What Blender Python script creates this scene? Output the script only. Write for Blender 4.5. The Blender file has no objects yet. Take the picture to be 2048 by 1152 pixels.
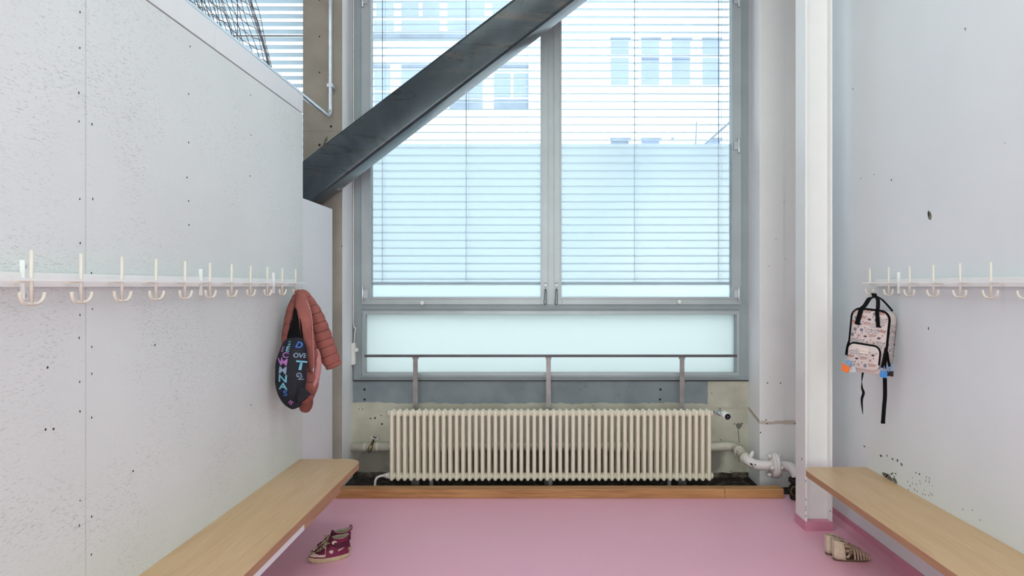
import bpy, bmesh, math, random
from mathutils import Vector, Matrix, noise
from mathutils.bvhtree import BVHTree
R = math.radians
PI = math.pi
rnd = random.Random(7)
sc = bpy.context.scene
col = sc.collection

# ------------------------------------------------------------------ camera, world, light, exposure
F = 1365.333            # focal length in pixels of the 2048 px wide frame (24 mm lens)
CX, CY, CH = 1079.0, 572.0, 1.454
cam = bpy.data.cameras.new('camera')
cam.lens = 24.0; cam.sensor_width = 36.0; cam.clip_start = 0.05; cam.clip_end = 300
cam.shift_x = -55 / 2048.0; cam.shift_y = -4 / 2048.0
camo = bpy.data.objects.new('camera', cam); col.objects.link(camo)
camo.location = (0, 0, CH); camo.rotation_euler = (R(90), 0, 0)
sc.camera = camo
sc.view_settings.view_transform = 'Standard'
sc.view_settings.look = 'None'
sc.view_settings.gamma = 1
sc.view_settings.use_curve_mapping = False
sc.view_settings.exposure = 0.0
sc.cycles.use_denoising = True
sc.cycles.max_bounces = 10
sc.cycles.diffuse_bounces = 6
sc.cycles.transparent_max_bounces = 16
sc.cycles.sample_clamp_indirect = 6
sc.cycles.caustics_reflective = False

w = bpy.data.worlds.new('overcast_sky'); sc.world = w; w.use_nodes = True
nt = w.node_tree; nt.nodes.clear()
_o = nt.nodes.new('ShaderNodeOutputWorld'); _b = nt.nodes.new('ShaderNodeBackground')
_t = nt.nodes.new('ShaderNodeTexCoord'); _s = nt.nodes.new('ShaderNodeSeparateXYZ'); _r = nt.nodes.new('ShaderNodeValToRGB')
nt.links.new(_t.outputs['Generated'], _s.inputs[0]); nt.links.new(_s.outputs['Z'], _r.inputs[0])
nt.links.new(_r.outputs[0], _b.inputs[0]); nt.links.new(_b.outputs[0], _o.inputs[0])
_r.color_ramp.elements[0].position = 0.0; _r.color_ramp.elements[0].color = (0.37, 0.39, 0.40, 1)
_r.color_ramp.elements[1].position = 0.75; _r.color_ramp.elements[1].color = (0.92, 0.975, 1.0, 1)
_b.inputs[1].default_value = 5.9

def area_light(name, loc, rot, sx, sy, power, color, portal=False):
    l = bpy.data.lights.new(name, 'AREA'); l.shape = 'RECTANGLE'; l.size = sx; l.size_y = sy
    l.energy = power; l.color = color
    if portal: l.cycles.is_portal = True
    o = bpy.data.objects.new(name, l); col.objects.link(o); o.location = loc; o.rotation_euler = rot
    return o
area_light('window_portal', (0.08, 5.62, 2.55), (R(-90), 0, 0), 3.1, 3.7, 1, (1, 1, 1), True)
area_light('window_portal', (-3.1, 5.62, 2.55), (R(-90), 0, 0), 2.7, 3.7, 1, (1, 1, 1), True)
FILL_LAMPS = [(-0.55, 2.6), (0.9, 2.6), (-0.55, -0.4), (0.9, -0.4), (-3.4, 2.0), (-3.4, -1.2)]  # unseen ceiling lamps, added to fill the room with light
FILL_W, FILL_COL = 15, (0.88, 1.0, 0.96)
for _x, _y in FILL_LAMPS:
    area_light('ceiling_fill_light', (_x, _y, 4.40), (0, 0, 0), 1.15, 1.15, FILL_W, FILL_COL)

area_light('rear_fill_light', (-0.2, -4.50, 1.9), (R(90), 0, 0), 3.4, 2.9, 215, (0.90, 1.0, 0.95))  # added fill light behind the camera, dressed as a rear window

# ------------------------------------------------------------------ helpers
def P(px, py, D): return Vector(((px - CX) * D / F, D, CH + (CY - py) * D / F))
def lin(v):
    v /= 255.0
    return v / 12.92 if v <= 0.04045 else ((v + 0.055) / 1.055) ** 2.4
def rgb(r, g, b): return (lin(r), lin(g), lin(b), 1)

class NT:
    def __init__(s, name):
        s.m = bpy.data.materials.new(name); s.m.use_nodes = True; s.t = s.m.node_tree; s.t.nodes.clear()
        s.out = s.n('OutputMaterial')
    def n(s, kind, **kw):
        x = s.t.nodes.new('ShaderNode' + kind)
        for k, v in kw.items(): setattr(x, k, v)
        return x
    def l(s, a, b): s.t.links.new(a, b)
    def coord(s, scale=(1, 1, 1), rot=(0, 0, 0)):
        t = s.n('TexCoord'); m = s.n('Mapping'); m.inputs['Scale'].default_value = scale; m.inputs['Rotation'].default_value = rot
        s.l(t.outputs['Object'], m.inputs[0]); return m.outputs[0]
    def noise(s, scale, detail=2, vec=None, rough=0.5, dist=0.0):
        x = s.n('TexNoise'); x.inputs['Scale'].default_value = scale; x.inputs['Detail'].default_value = detail
        x.inputs['Roughness'].default_value = rough; x.inputs['Distortion'].default_value = dist
        s.l(vec if vec is not None else s.coord(), x.inputs['Vector']); return x.outputs[0]
    def ramp(s, fac, lo, hi, c0=(0, 0, 0, 1), c1=(1, 1, 1, 1)):
        x = s.n('ValToRGB'); x.color_ramp.elements[0].position = lo; x.color_ramp.elements[0].color = c0
        x.color_ramp.elements[1].position = hi; x.color_ramp.elements[1].color = c1
        s.l(fac, x.inputs[0]); return x.outputs[0]
    def mix(s, fac, a, b, mode='MIX'):
        x = s.n('Mix', data_type='RGBA', blend_type=mode)
        for v, i in ((fac, 0), (a, 6), (b, 7)):
            if isinstance(v, (int, float)): x.inputs[i].default_value = v
            elif isinstance(v, tuple): x.inputs[i].default_value = v
            else: s.l(v, x.inputs[i])
        return x.outputs[2]
    def math(s, op, a, b=0.0, clamp=False):
        x = s.n('Math', operation=op); x.use_clamp = clamp
        for v, i in ((a, 0), (b, 1)):
            if isinstance(v, (int, float)): x.inputs[i].default_value = v
            else: s.l(v, x.inputs[i])
        return x.outputs[0]
    def pbr(s, color, rough=0.6, metal=0.0, bump=None, bstr=0.2, bdist=0.002, spec=0.5):
        p = s.n('BsdfPrincipled')
        if isinstance(color, tuple): p.inputs['Base Color'].default_value = color
        else: s.l(color, p.inputs['Base Color'])
        if isinstance(rough, (int, float)): p.inputs['Roughness'].default_value = rough
        else: s.l(rough, p.inputs['Roughness'])
        p.inputs['Metallic'].default_value = metal
        p.inputs['Specular IOR Level'].default_value = spec
        if bump is not None:
            b = s.n('Bump'); b.inputs['Strength'].default_value = bstr; b.inputs['Distance'].default_value = bdist
            s.l(bump, b.inputs['Height']); s.l(b.outputs[0], p.inputs['Normal'])
        s.l(p.outputs[0], s.out.inputs[0]); return s.m

def simple(name, color, rough=0.6, metal=0.0, vary=0.06, vscale=8.0, bscale=60.0, bstr=0.1, spec=0.5):
    t = NT(name)
    dark = tuple(c * (1 - vary * 2) for c in color[:3]) + (1,)
    lite = tuple(min(1, c * (1 + vary)) for c in color[:3]) + (1,)
    c = t.ramp(t.noise(vscale, 4), 0.3, 0.7, dark, lite)
    return t.pbr(c, rough, metal, t.noise(bscale, 3), bstr, 0.002, spec)

M = {}
M['white_wall'] = simple('white_wall_paint', rgb(226, 231, 234), 0.65, vary=0.02, vscale=1.5, bscale=90, bstr=0.12)
M['white_panel'] = simple('white_panel_paint', rgb(228, 231, 233), 0.5, vary=0.01, vscale=2, bscale=40, bstr=0.02)
M['white_steel'] = simple('white_steel_paint', rgb(232, 232, 230), 0.4, vary=0.01, bscale=60, bstr=0.04)
M['ceiling'] = simple('ceiling_paint', rgb(225, 225, 222), 0.8, vary=0.02)
M['pier_front_shaded'] = simple('pier_front_painted_shade', rgb(222, 221, 219), 0.6, vary=0.02, vscale=3, bscale=60, bstr=0.1)  # greyer tone paints in the shade on the face turned from the window
M['tan_patch'] = simple('old_tan_paint', rgb(196, 184, 170), 0.7, vary=0.05, vscale=12)
M['pier_side_lit'] = simple('pier_side_painted_light', rgb(246, 248, 250), 0.5, vary=0.01, vscale=3, bscale=60, bstr=0.1)  # brighter white paints window light into the column sides
M['tan_concrete'] = simple('tan_concrete', rgb(152, 148, 136), 0.8, vary=0.07, vscale=5, bscale=50, bstr=0.25)
M['hook_white'] = simple('hook_enamel', rgb(222, 216, 204), 0.3, vary=0.01, bstr=0.02)
M['rail_white'] = simple('rail_enamel', rgb(240, 241, 240), 0.3, vary=0.01, bstr=0.02)
M['chrome'] = simple('bright_steel', (0.62, 0.65, 0.68, 1), 0.28, 0.9, vary=0.04, bstr=0.03)
M['steel_grey'] = simple('satin_steel', rgb(140, 144, 148), 0.35, 0.7, vary=0.05)
M['galv'] = simple('galvanised_tube', (0.66, 0.72, 0.78, 1), 0.32, 0.75, vary=0.06, vscale=14, bstr=0.04)
M['dark_hole'] = simple('dark_hole', rgb(40, 38, 35), 0.9, vary=0.2)
M['chip_grey'] = simple('exposed_mortar', rgb(118, 116, 106), 0.95, vary=0.3, vscale=60, bscale=120, bstr=0.8)
M['alu'] = simple('grey_aluminium', rgb(168, 176, 178), 0.42, 0.25, vary=0.05, vscale=3, bscale=80, bstr=0.05)
M['alu_dark'] = simple('grey_painted_frame', rgb(150, 161, 164), 0.5, 0.1, vary=0.06, vscale=3, bscale=80, bstr=0.08)
M['radiator'] = simple('cream_radiator_enamel', rgb(232, 225, 205), 0.38, vary=0.01, vscale=1, bscale=5, bstr=0.0)
M['pipe_paint'] = simple('cream_pipe_paint', rgb(205, 199, 184), 0.5, vary=0.06, vscale=12, bscale=80, bstr=0.2)
M['pipe_white'] = simple('white_pipe_paint', rgb(228, 222, 220), 0.45, vary=0.05, vscale=14, bscale=50, bstr=0.35)
M['guard'] = simple('worn_guard_steel', rgb(142, 136, 136), 0.4, 0.35, vary=0.15, vscale=10, bstr=0.15)
M['guard_dark'] = simple('dark_rail_steel', rgb(88, 82, 88), 0.5, 0.3, vary=0.1, vscale=8)
M['black_iron'] = simple('black_cast_iron', rgb(40, 36, 32), 0.6, 0.3, vary=0.25, vscale=20, bstr=0.4)
M['brass'] = simple('tarnished_brass', rgb(110, 100, 70), 0.45, 0.7, vary=0.2, vscale=30)
M['black'] = simple('black_webbing', rgb(10, 10, 12), 0.85, vary=0.1, bscale=300, bstr=0.2, spec=0.15)
M['black_plastic'] = simple('black_plastic', rgb(15, 15, 16), 0.4, vary=0.05)
M['white_plastic'] = simple('white_plastic', rgb(235, 235, 230), 0.35, vary=0.01)
M['slat'] = simple('blind_slat_alu', rgb(178, 196, 208), 0.45, 0.15, vary=0.02, bstr=0.02)
M['blind_cord'] = simple('blind_cord', rgb(70, 68, 84), 0.7)
M['net'] = simple('net_cord', rgb(104, 98, 98), 0.8, vary=0.1, bscale=300)
M['facade'] = simple('white_render', rgb(192, 197, 200), 0.85, vary=0.01, vscale=0.3, bscale=4)
M['facade2'] = simple('pale_render', rgb(180, 189, 195), 0.85, vary=0.01, vscale=0.3, bscale=4)
M['far_glass'] = simple('facade_window_glass', rgb(124, 140, 172), 0.35, vary=0.06, vscale=0.7)
M['far_shade'] = simple('facade_window_shade', rgb(112, 126, 142), 0.6, vary=0.12, vscale=1.5)
M['far_roof'] = simple('grey_sheet_roof', rgb(178, 192, 206), 0.7, vary=0.03, vscale=1)
M['far_dark'] = simple('grey_roof_edge', rgb(98, 108, 120), 0.7)
M['asphalt'] = simple('pale_courtyard', rgb(215, 218, 218), 0.9, vary=0.05)

def floor_material():
    t = NT('pink_rubber_floor')
    c = t.ramp(t.noise(1.3, 5), 0.3, 0.7, rgb(231, 174, 194), rgb(237, 181, 201))
    sp = t.ramp(t.noise(160, 2), 0.35, 0.65, rgb(230, 173, 193), rgb(239, 184, 204))
    c = t.mix(0.4, c, sp)
    r = t.ramp(t.noise(3, 4), 0.3, 0.7, (0.34, 0.34, 0.34, 1), (0.44, 0.44, 0.44, 1))
    return t.pbr(c, r, 0, t.noise(220, 2), 0.06, 0.001, 0.4)
M['floor'] = floor_material()
M['floor_cove'] = simple('pink_rubber_base', rgb(208, 142, 164), 0.45, vary=0.04, vscale=4)

def chipboard():
    t = NT('painted_chipboard')
    base = t.ramp(t.noise(1.1, 3), 0.3, 0.7, rgb(217, 222, 221), rgb(225, 230, 229))
    tot = None; hgt = None
    for k, (rot, sc_, th) in enumerate((((0.5, 0, 0), 1, .645), ((0.95, 0, 0), 1.1, .65), ((-0.55, 0, 0), .9, .66))):
        v = t.coord((1, 46 * sc_, 290 * sc_), rot)
        n = t.noise(1.0, 1.5, v, 0.5, 0.6)
        a = t.ramp(n, th, th + 0.05)
        tot = a if tot is None else t.mix(1.0, tot, a, 'LIGHTEN')
    mask = t.ramp(t.noise(3.2, 3), 0.38, 0.62)
    f = t.math('MULTIPLY', tot, mask)
    f = t.math('MULTIPLY', f, 0.40)
    c = t.mix(f, base, rgb(138, 132, 122))
    v = t.coord((1, 60, 110), (0.4, 0, 0))
    return t.pbr(c, 0.55, 0, t.noise(1.0, 3, v, 0.6, 0.4), 0.35, 0.003)
M['chipboard'] = chipboard()

def wood(name, c0, c1, axis, rough=0.38, fine=120.0, streak=6.0):
    t = NT(name)
    sc_ = [fine, fine, fine]; sc_[axis] = streak * 0.5
    g = t.noise(1.0, 3, t.coord(tuple(sc_)), 0.6)
    sc2 = [9.0, 9.0, 9.0]; sc2[axis] = 1.1
    b = t.noise(1.0, 3, t.coord(tuple(sc2)), 0.55, 1.2)
    f = t.math('ADD', t.math('MULTIPLY', g, 0.55), t.math('MULTIPLY', b, 0.45))
    return t.pbr(t.ramp(f, 0.36, 0.64, c0, c1), rough, 0, g, 0.08, 0.001, 0.45)
M['bench_top'] = wood('plywood_top_veneer', rgb(194, 157, 114), rgb(209, 177, 136), 1, 0.34)
M['plank'] = wood('oiled_pine_plank', rgb(146, 100, 58), rgb(194, 146, 96), 0, 0.4, 70)

def ply_edge():
    t = NT('plywood_edge_layers')
    x = t.n('SeparateXYZ'); t.l(t.coord(), x.inputs[0])
    s = t.math('SINE', t.math('MULTIPLY', x.outputs['Z'], 1500.0))
    n = t.noise(1.0, 3, t.coord((4, 4, 300)))
    f = t.math('ADD', t.math('MULTIPLY', s, 0.22), n)
    return t.pbr(t.ramp(f, 0.3, 0.72, rgb(150, 108, 78), rgb(194, 152, 116)), 0.5, 0, n, 0.1, 0.001)
M['ply_edge'] = ply_edge()

def beam_material():
    t = NT('blue_grey_mill_steel')
    b = t.ramp(t.noise(2.0, 6, None, 0.65, 0.8), 0.32, 0.68, rgb(40, 50, 55), rgb(66, 78, 84))
    rust = t.ramp(t.noise(1.0, 5, t.coord((1.2, 3, 7), (0, 0.65, 0)), 0.6, 1.0), 0.54, 0.66)
    c = t.mix(t.math('MULTIPLY', rust, 0.45), b, rgb(98, 84, 68))
    cr = t.noise(1.0, 5, t.coord((0.8, 2, 4.0), (0, 0.62, 0)), 0.6, 0.5)
    line = t.ramp(t.math('ABSOLUTE', t.math('SUBTRACT', cr, 0.5)), 0.0, 0.006, (1, 1, 1, 1), (0, 0, 0, 1))
    c = t.mix(t.math('MULTIPLY', line, 0.75), c, rgb(26, 26, 26))
    return t.pbr(c, 0.25, 0.3, t.noise(9, 6), 0.10, 0.006)
M['beam'] = beam_material()

def parapet():
    # old cream paint over concrete, a newer grey band with a ragged lower edge, brown grime at the very foot
    t = NT('patched_parapet_wall')
    tc = t.n('TexCoord'); x = t.n('SeparateXYZ'); t.l(tc.outputs['Object'], x.inputs[0])
    n1 = t.noise(5, 5); n2 = t.noise(16, 4)
    zw = t.math('ADD', x.outputs['Z'], t.math('MULTIPLY', t.math('SUBTRACT', t.noise(6, 7, None, 0.65), 0.5), 0.06))
    cream = t.ramp(n1, 0.3, 0.7, rgb(170, 167, 150), rgb(202, 199, 183))
    grey = t.ramp(n1, 0.3, 0.7, rgb(122, 132, 138), rgb(142, 150, 154))
    up = t.math('GREATER_THAN', zw, 0.560)
    xw = t.math('ADD', x.outputs['X'], t.math('MULTIPLY', t.math('SUBTRACT', t.noise(7, 3), 0.5), 0.03))
    inx = t.math('MULTIPLY', t.math('LESS_THAN', xw, 1.285), t.math('GREATER_THAN', xw, -1.5))
    c = t.mix(t.math('MULTIPLY', up, inx), cream, grey)
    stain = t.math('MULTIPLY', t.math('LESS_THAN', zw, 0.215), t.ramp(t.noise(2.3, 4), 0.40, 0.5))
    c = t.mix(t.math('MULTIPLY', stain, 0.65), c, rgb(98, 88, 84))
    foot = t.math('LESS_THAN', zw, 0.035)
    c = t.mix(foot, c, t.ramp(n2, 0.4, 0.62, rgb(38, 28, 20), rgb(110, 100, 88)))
    dots = t.ramp(t.noise(34, 1), 0.74, 0.78)
    c = t.mix(t.math('MULTIPLY', dots, 0.6), c, rgb(70, 58, 46))
    return t.pbr(c, 0.8, 0, t.noise(26, 6), 0.35, 0.006)
M['parapet'] = parapet()
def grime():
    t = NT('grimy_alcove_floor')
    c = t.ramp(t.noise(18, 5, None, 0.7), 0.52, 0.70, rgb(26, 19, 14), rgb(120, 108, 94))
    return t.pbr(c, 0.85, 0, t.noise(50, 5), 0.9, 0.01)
M['grime'] = grime()

def clear_glass():
    t = NT('clear_window_glass')
    tr = t.n('BsdfTransparent'); tr.inputs[0].default_value = (0.965, 0.985, 0.99, 1)
    g = t.n('BsdfGlossy'); g.inputs['Roughness'].default_value = 0.02
    f = t.n('Fresnel'); f.inputs[0].default_value = 1.10
    mx = t.n('MixShader'); t.l(f.outputs[0], mx.inputs[0]); t.l(tr.outputs[0], mx.inputs[1]); t.l(g.outputs[0], mx.inputs[2])
    t.l(mx.outputs[0], t.out.inputs[0]); return t.m
M['glass'] = clear_glass()
def frosted(name, rough, trans, col_):
    t = NT(name)
    gl = t.n('BsdfGlass'); gl.inputs['Color'].default_value = col_; gl.inputs['Roughness'].default_value = rough; gl.inputs['IOR'].default_value = 1.25
    tl = t.n('BsdfTranslucent'); tl.inputs[0].default_value = tuple(c * 0.98 for c in col_[:3]) + (1,)
    mx = t.n('MixShader'); mx.inputs[0].default_value = trans
    t.l(gl.outputs[0], mx.inputs[1]); t.l(tl.outputs[0], mx.inputs[2]); t.l(mx.outputs[0], t.out.inputs[0]); return t.m
M['frost'] = frosted('frosted_film_glass', 0.34, 0.20, (0.80, 0.835, 0.845, 1))
M['frost_low'] = frosted('frosted_lower_glass', 0.5, 0.8, (0.57, 0.61, 0.605, 1))

def fabric(name, color, vary=0.12, rough=0.7, wr=14, bstr=0.55):
    t = NT(name)
    c = t.ramp(t.noise(wr, 4), 0.3, 0.7, tuple(v * (1 - vary) for v in color[:3]) + (1,), tuple(min(1, v * (1 + vary)) for v in color[:3]) + (1,))
    return t.pbr(c, rough, 0, t.noise(wr * 1.6, 4, None, 0.6, 1.0), bstr, 0.012, 0.3)
M['jacket'] = fabric('dusty_red_nylon', rgb(150, 89, 82))
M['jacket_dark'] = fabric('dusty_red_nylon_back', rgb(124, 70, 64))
M['jacket_lining'] = fabric('pale_pink_lining', rgb(188, 132, 130))
M['seam'] = fabric('quilting_seam', rgb(112, 64, 59))
M['bag'] = fabric('black_printed_nylon', rgb(30, 30, 40), wr=18)
M['pack'] = fabric('pinkish_printed_canvas', rgb(208, 194, 191), 0.04, 0.7, 10, 0.2)
M['maroon'] = fabric('maroon_suede', rgb(116, 36, 68), 0.12, 0.65, 60, 0.15)
M['maroon_dk'] = fabric('dark_maroon_trim', rgb(78, 24, 46), 0.12, 0.65, 60, 0.15)
M['cream'] = fabric('worn_cream_leather', rgb(205, 190, 172), 0.1, 0.6, 70, 0.15)
M['sole'] = fabric('scuffed_cream_rubber', rgb(188, 168, 138), 0.15, 0.6, 50, 0.15)
M['lace'] = fabric('cream_lace', rgb(196, 180, 150), 0.1, 0.8, 200, 0.2)
M['liner'] = fabric('grey_green_lining', rgb(150, 142, 122), 0.1, 0.9, 90, 0.2)
M['sandal'] = fabric('champagne_leather', rgb(206, 192, 168), 0.1, 0.45, 60, 0.1)
M['sandal_strap'] = fabric('bronze_strap_leather', rgb(172, 148, 128), 0.12, 0.42, 60, 0.1)
M['sandal_sole'] = fabric('brown_sandal_sole', rgb(98, 80, 62), 0.12, 0.7, 60, 0.1)
for k, v in dict(rust=(150, 62, 50), inkblue=(96, 112, 132), inkplum=(62, 44, 56), inktan=(196, 160, 136), blue=(64, 140, 214), paleblue=(130, 176, 224),
                 orange=(240, 120, 52), cyan=(112, 178, 200), lilac=(168, 108, 176), pblue=(58, 110, 200), greyblue=(130, 150, 172), brown=(48, 36, 30), clearish=(205, 214, 220), tag=(232, 222, 210)).items():
    M[k] = simple('print_' + k, rgb(*v), 0.6, vary=0.05)

# ------------------------------------------------------------------ mesh building
ORG = {}
def origin_of(o): return ORG.get(o.name, Vector((0, 0, 0)))

class MB:
    def __init__(s): s.b = bmesh.new(); s.mi = 0
    def _f(s, vs, smooth=False):
        try:
            f = s.b.faces.new(vs); f.material_index = s.mi; f.smooth = smooth; return f
        except ValueError: return None
    def box(s, x0, x1, y0, y1, z0, z1):
        v = [s.b.verts.new((x, y, z)) for z in (z0, z1) for y in (y0, y1) for x in (x0, x1)]
        for q in ((0, 2, 3, 1), (4, 5, 7, 6), (0, 1, 5, 4), (2, 6, 7, 3), (0, 4, 6, 2), (1, 3, 7, 5)): s._f([v[i] for i in q])
        return s
    def prism(s, pts, vec):           # planar outline extruded along vec
        a = [s.b.verts.new(Vector(p)) for p in pts]; c = [s.b.verts.new(Vector(p) + Vector(vec)) for p in pts]
        n = len(pts)
        s._f(a[::-1]); s._f(c)
        for i in range(n): s._f([a[i], a[(i + 1) % n], c[(i + 1) % n], c[i]])
        return s
    def rings(s, rr, cap=True, smooth=True, closed=True, loop=False):
        vv = [[s.b.verts.new(p) for p in r] for r in rr]
        n = len(vv[0]); m = len(vv)
        for i in range(m if loop else m - 1):
            a, c = vv[i], vv[(i + 1) % m]
            for j in range(n if closed else n - 1):
                s._f([a[j], a[(j + 1) % n], c[(j + 1) % n], c[j]], smooth)
        if cap and not loop: s._f(vv[0][::-1]); s._f(vv[-1])
        return s
    def tube(s, pts, r, seg=10, loop=False, flat=1.0, up=None, cap=True):
        pts = [Vector(p) for p in pts]; n = len(pts); rr = []
        prev = None
        for i, p in enumerate(pts):
            if loop: d = (pts[(i + 1) % n] - pts[i - 1])
            else: d = pts[min(i + 1, n - 1)] - pts[max(i - 1, 0)]
            d.normalize()
            u = Vector(up) if up is not None else (prev if prev is not None else (Vector((0, 0, 1)) if abs(d.z) < 0.9 else Vector((1, 0, 0))))
            a = u - d * u.dot(d)
            if a.length < 1e-5: a = d.orthogonal()
            a.normalize(); prev = a; c = d.cross(a)
            ri = r[i] if isinstance(r, (list, tuple)) else r
            rr.append([p + a * (math.cos(t) * ri * flat) + c * (math.sin(t) * ri) for t in [2 * PI * k / seg for k in range(seg)]])
        return s.rings(rr, cap=cap, loop=loop)
    def cyl(s, a, c, r, seg=20, r2=None):
        a, c = Vector(a), Vector(c); d = (c - a).normalized(); u = d.orthogonal().normalized(); v = d.cross(u)
        r2 = r if r2 is None else r2
        mk = lambda p, q: [p + (u * math.cos(2 * PI * k / seg) + v * math.sin(2 * PI * k / seg)) * q for k in range(seg)]
        vv = [[s.b.verts.new(p) for p in mk(a, r)], [s.b.verts.new(p) for p in mk(c, r2)]]
        for j in range(seg): s._f([vv[0][j], vv[0][(j + 1) % seg], vv[1][(j + 1) % seg], vv[1][j]], True)
        s._f(vv[0][::-1]); s._f(vv[1]); return s
    def lathe(s, a, d, prof, seg=20):   # prof: (along, radius)
        a = Vector(a); d = Vector(d).normalized(); u = d.orthogonal().normalized(); v = d.cross(u)
        return s.rings([[a + d * t + (u * math.cos(2 * PI * k / seg) + v * math.sin(2 * PI * k / seg)) * max(q, 1e-4) for k in range(seg)] for t, q in prof])
    def strip(s, pts, w, th, wdir):     # flat band: width along wdir, thickness th
        pts = [Vector(p) for p in pts]; n = len(pts); rr = []
        for i, p in enumerate(pts):
            d = (pts[min(i + 1, n - 1)] - pts[max(i - 1, 0)]).normalized()
            wd = Vector(wdir[i] if isinstance(wdir, list) else wdir); wd = (wd - d * wd.dot(d)).normalized(); nn = d.cross(wd)
            wi = w[i] if isinstance(w, (list, tuple)) else w
            rr.append([p + wd * wi / 2 + nn * th / 2, p - wd * wi / 2 + nn * th / 2, p - wd * wi / 2 - nn * th / 2, p + wd * wi / 2 - nn * th / 2])
        return s.rings(rr, smooth=False)
    def build(s, name, mats, parent=None, bevel=0, org=None, **tags):
        bmesh.ops.recalc_face_normals(s.b, faces=s.b.faces)
        o0 = origin_of(parent) if parent else (Vector(org) if org else Vector((0, 0, 0)))
        if o0.length: bmesh.ops.translate(s.b, verts=s.b.verts, vec=-o0)
        me = bpy.data.meshes.new(name); s.b.to_mesh(me); s.b.free()
        for m in (mats if isinstance(mats, (list, tuple)) else [mats]): me.materials.append(M[m])
        o = bpy.data.objects.new(name, me); col.objects.link(o)
        if parent: o.parent = parent
        else: o.location = o0
        ORG[o.name] = o0
        if bevel:
            bv = o.modifiers.new('bevel', 'BEVEL'); bv.width = bevel; bv.segments = 2; bv.limit_method = 'ANGLE'; bv.angle_limit = R(40)
        for k, v in tags.items(): o[k] = v
        return o

def empty(name, loc, **tags):
    o = bpy.data.objects.new(name, None); col.objects.link(o); o.location = loc; o.empty_display_size = 0.1
    ORG[o.name] = Vector(loc)
    for k, v in tags.items(): o[k] = v
    return o
def copy_part(o, parent, off=(0, 0, 0)):
    c = o.copy(); col.objects.link(c); c.parent = parent; c.location = Vector(o.location) + Vector(off); ORG[c.name] = origin_of(o)
    for ch in [x for x in ALLCH.get(o.name, [])]:
        d = ch.copy(); col.objects.link(d); d.parent = c
    return c
ALLCH = {}
def S(o): o['kind'] = 'structure'; return o
def bez(pts, n=8):                       # Catmull-Rom through points
    pts = [Vector(p) for p in pts]; q = [pts[0]] + pts + [pts[-1]]; out = []
    for i in range(1, len(q) - 2):
        for k in range(n):
            t = k / n; a, b, c, d = q[i - 1], q[i], q[i + 1], q[i + 2]
            out.append(0.5 * ((2 * b) + (c - a) * t + (2 * a - 5 * b + 4 * c - d) * t * t + (3 * b - a - 3 * c + d) * t ** 3))
    out.append(pts[-1]); return out
def lerpn(keys, n):                      # smooth resample of tuples
    out = bez_t(keys, n); return out
def bez_t(keys, n):
    q = [keys[0]] + list(keys) + [keys[-1]]; out = []
    for i in range(1, len(q) - 2):
        for k in range(n):
            t = k / n
            out.append(tuple(0.5 * ((2 * b) + (c - a) * t + (2 * a - 5 * b + 4 * c - d) * t * t + (3 * b - a - 3 * c + d) * t ** 3) for a, b, c, d in zip(q[i - 1], q[i], q[i + 1], q[i + 2])))
    out.append(tuple(keys[-1])); return out
def blob(s, cx, cz_, r, plane, n=9, jit=0.35, sy=1.0):
    """irregular flat chip: plane = function (u, v) -> point"""
    pts = []
    for k in range(n):
        a = 2 * PI * k / n; q = r * (1 + rnd.uniform(-jit, jit))
        pts.append(plane(cx + math.cos(a) * q, cz_ + math.sin(a) * q * sy))
    return pts

# ------------------------------------------------------------------ setting: floor, walls, ceiling
XL, XR, YW = -1.425, 1.858, 5.20
S(MB().box(-6.5, 2.2, -4.6, 4.76, -0.1, 0.0).build('floor', 'floor'))
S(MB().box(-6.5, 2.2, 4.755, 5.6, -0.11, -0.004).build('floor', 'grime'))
S(MB().box(-6.7, 2.2, -4.8, 5.6, 4.6, 4.75).build('ceiling', 'ceiling'))
S(MB().box(-6.7, 2.2, -4.8, -4.6, -0.1, 4.7).build('wall_rear', 'white_wall'))
S(MB().box(-6.7, -6.5, -4.8, 5.6, -0.1, 4.7).build('wall_far_left', 'white_wall'))

# right wall with its chips and scuffs
m = MB(); m.box(XR, XR + 0.2, -4.7, 5.6, -0.1, 4.7)
def wr(px, py):
    D = XR * F / (px - CX); return D, CH + (CY - py) * D / F
def chip(px, py, wpx, hpx, mi, n=9, jit=0.35):
    D, z = wr(px, py); k = D / F
    hw, hh = wpx / 2 * k * D / XR * 0.9, hpx / 2 * k
    pts = [(XR - 0.0006, D + math.cos(2 * PI * i / n) * hw * (1 + rnd.uniform(-jit, jit)), z + math.sin(2 * PI * i / n) * hh * (1 + rnd.uniform(-jit, jit))) for i in range(n)]
    m.mi = mi; m.prism(pts, (0.0012, 0, 0)); m.mi = 0
for a in ((1783, 360, 2.5, 4), (1748, 349, 2, 2), (1857, 657, 2, 7), (1774, 911, 2, 4), (1729, 893, 4, 3), (1762, 912, 4, 4), (1785, 918, 3, 4), (1839, 948, 3, 4), (1832, 945, 2, 3),
          (1960, 1040, 2, 2), (1945, 1020, 2, 2), (1706, 178, 1.5, 3), (1711, 1128, 2, 2), (1926, 1019, 2, 2), (1721, 357, 1.5, 2), (2010, 286, 1.5, 1.5), (1930, 57, 6, 1), (1931, 59, 1.2, 7)): chip(*a, 1)
for a in ((1860, 432, 9, 16), (1795, 921, 4, 6), (1803, 929, 5, 8), (1770, 949, 12, 9), (1778, 955, 16, 12), (1790, 962, 12, 10), (1761, 911, 3, 4)): chip(*a, 2)
chip(1857, 427, 3, 12, 1, 5)
for k in range(26): chip(1815 + rnd.random() * 52, 952 + rnd.random() * 40, 1.3, rnd.uniform(2, 6), 2, 6)
for k in range(10): chip(1766 + rnd.random() * 26, 946 + rnd.random() * 16, 3, 3, 1, 6)
S(m.build('wall_right', ['white_wall', 'dark_hole', 'chip_grey']))
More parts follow.
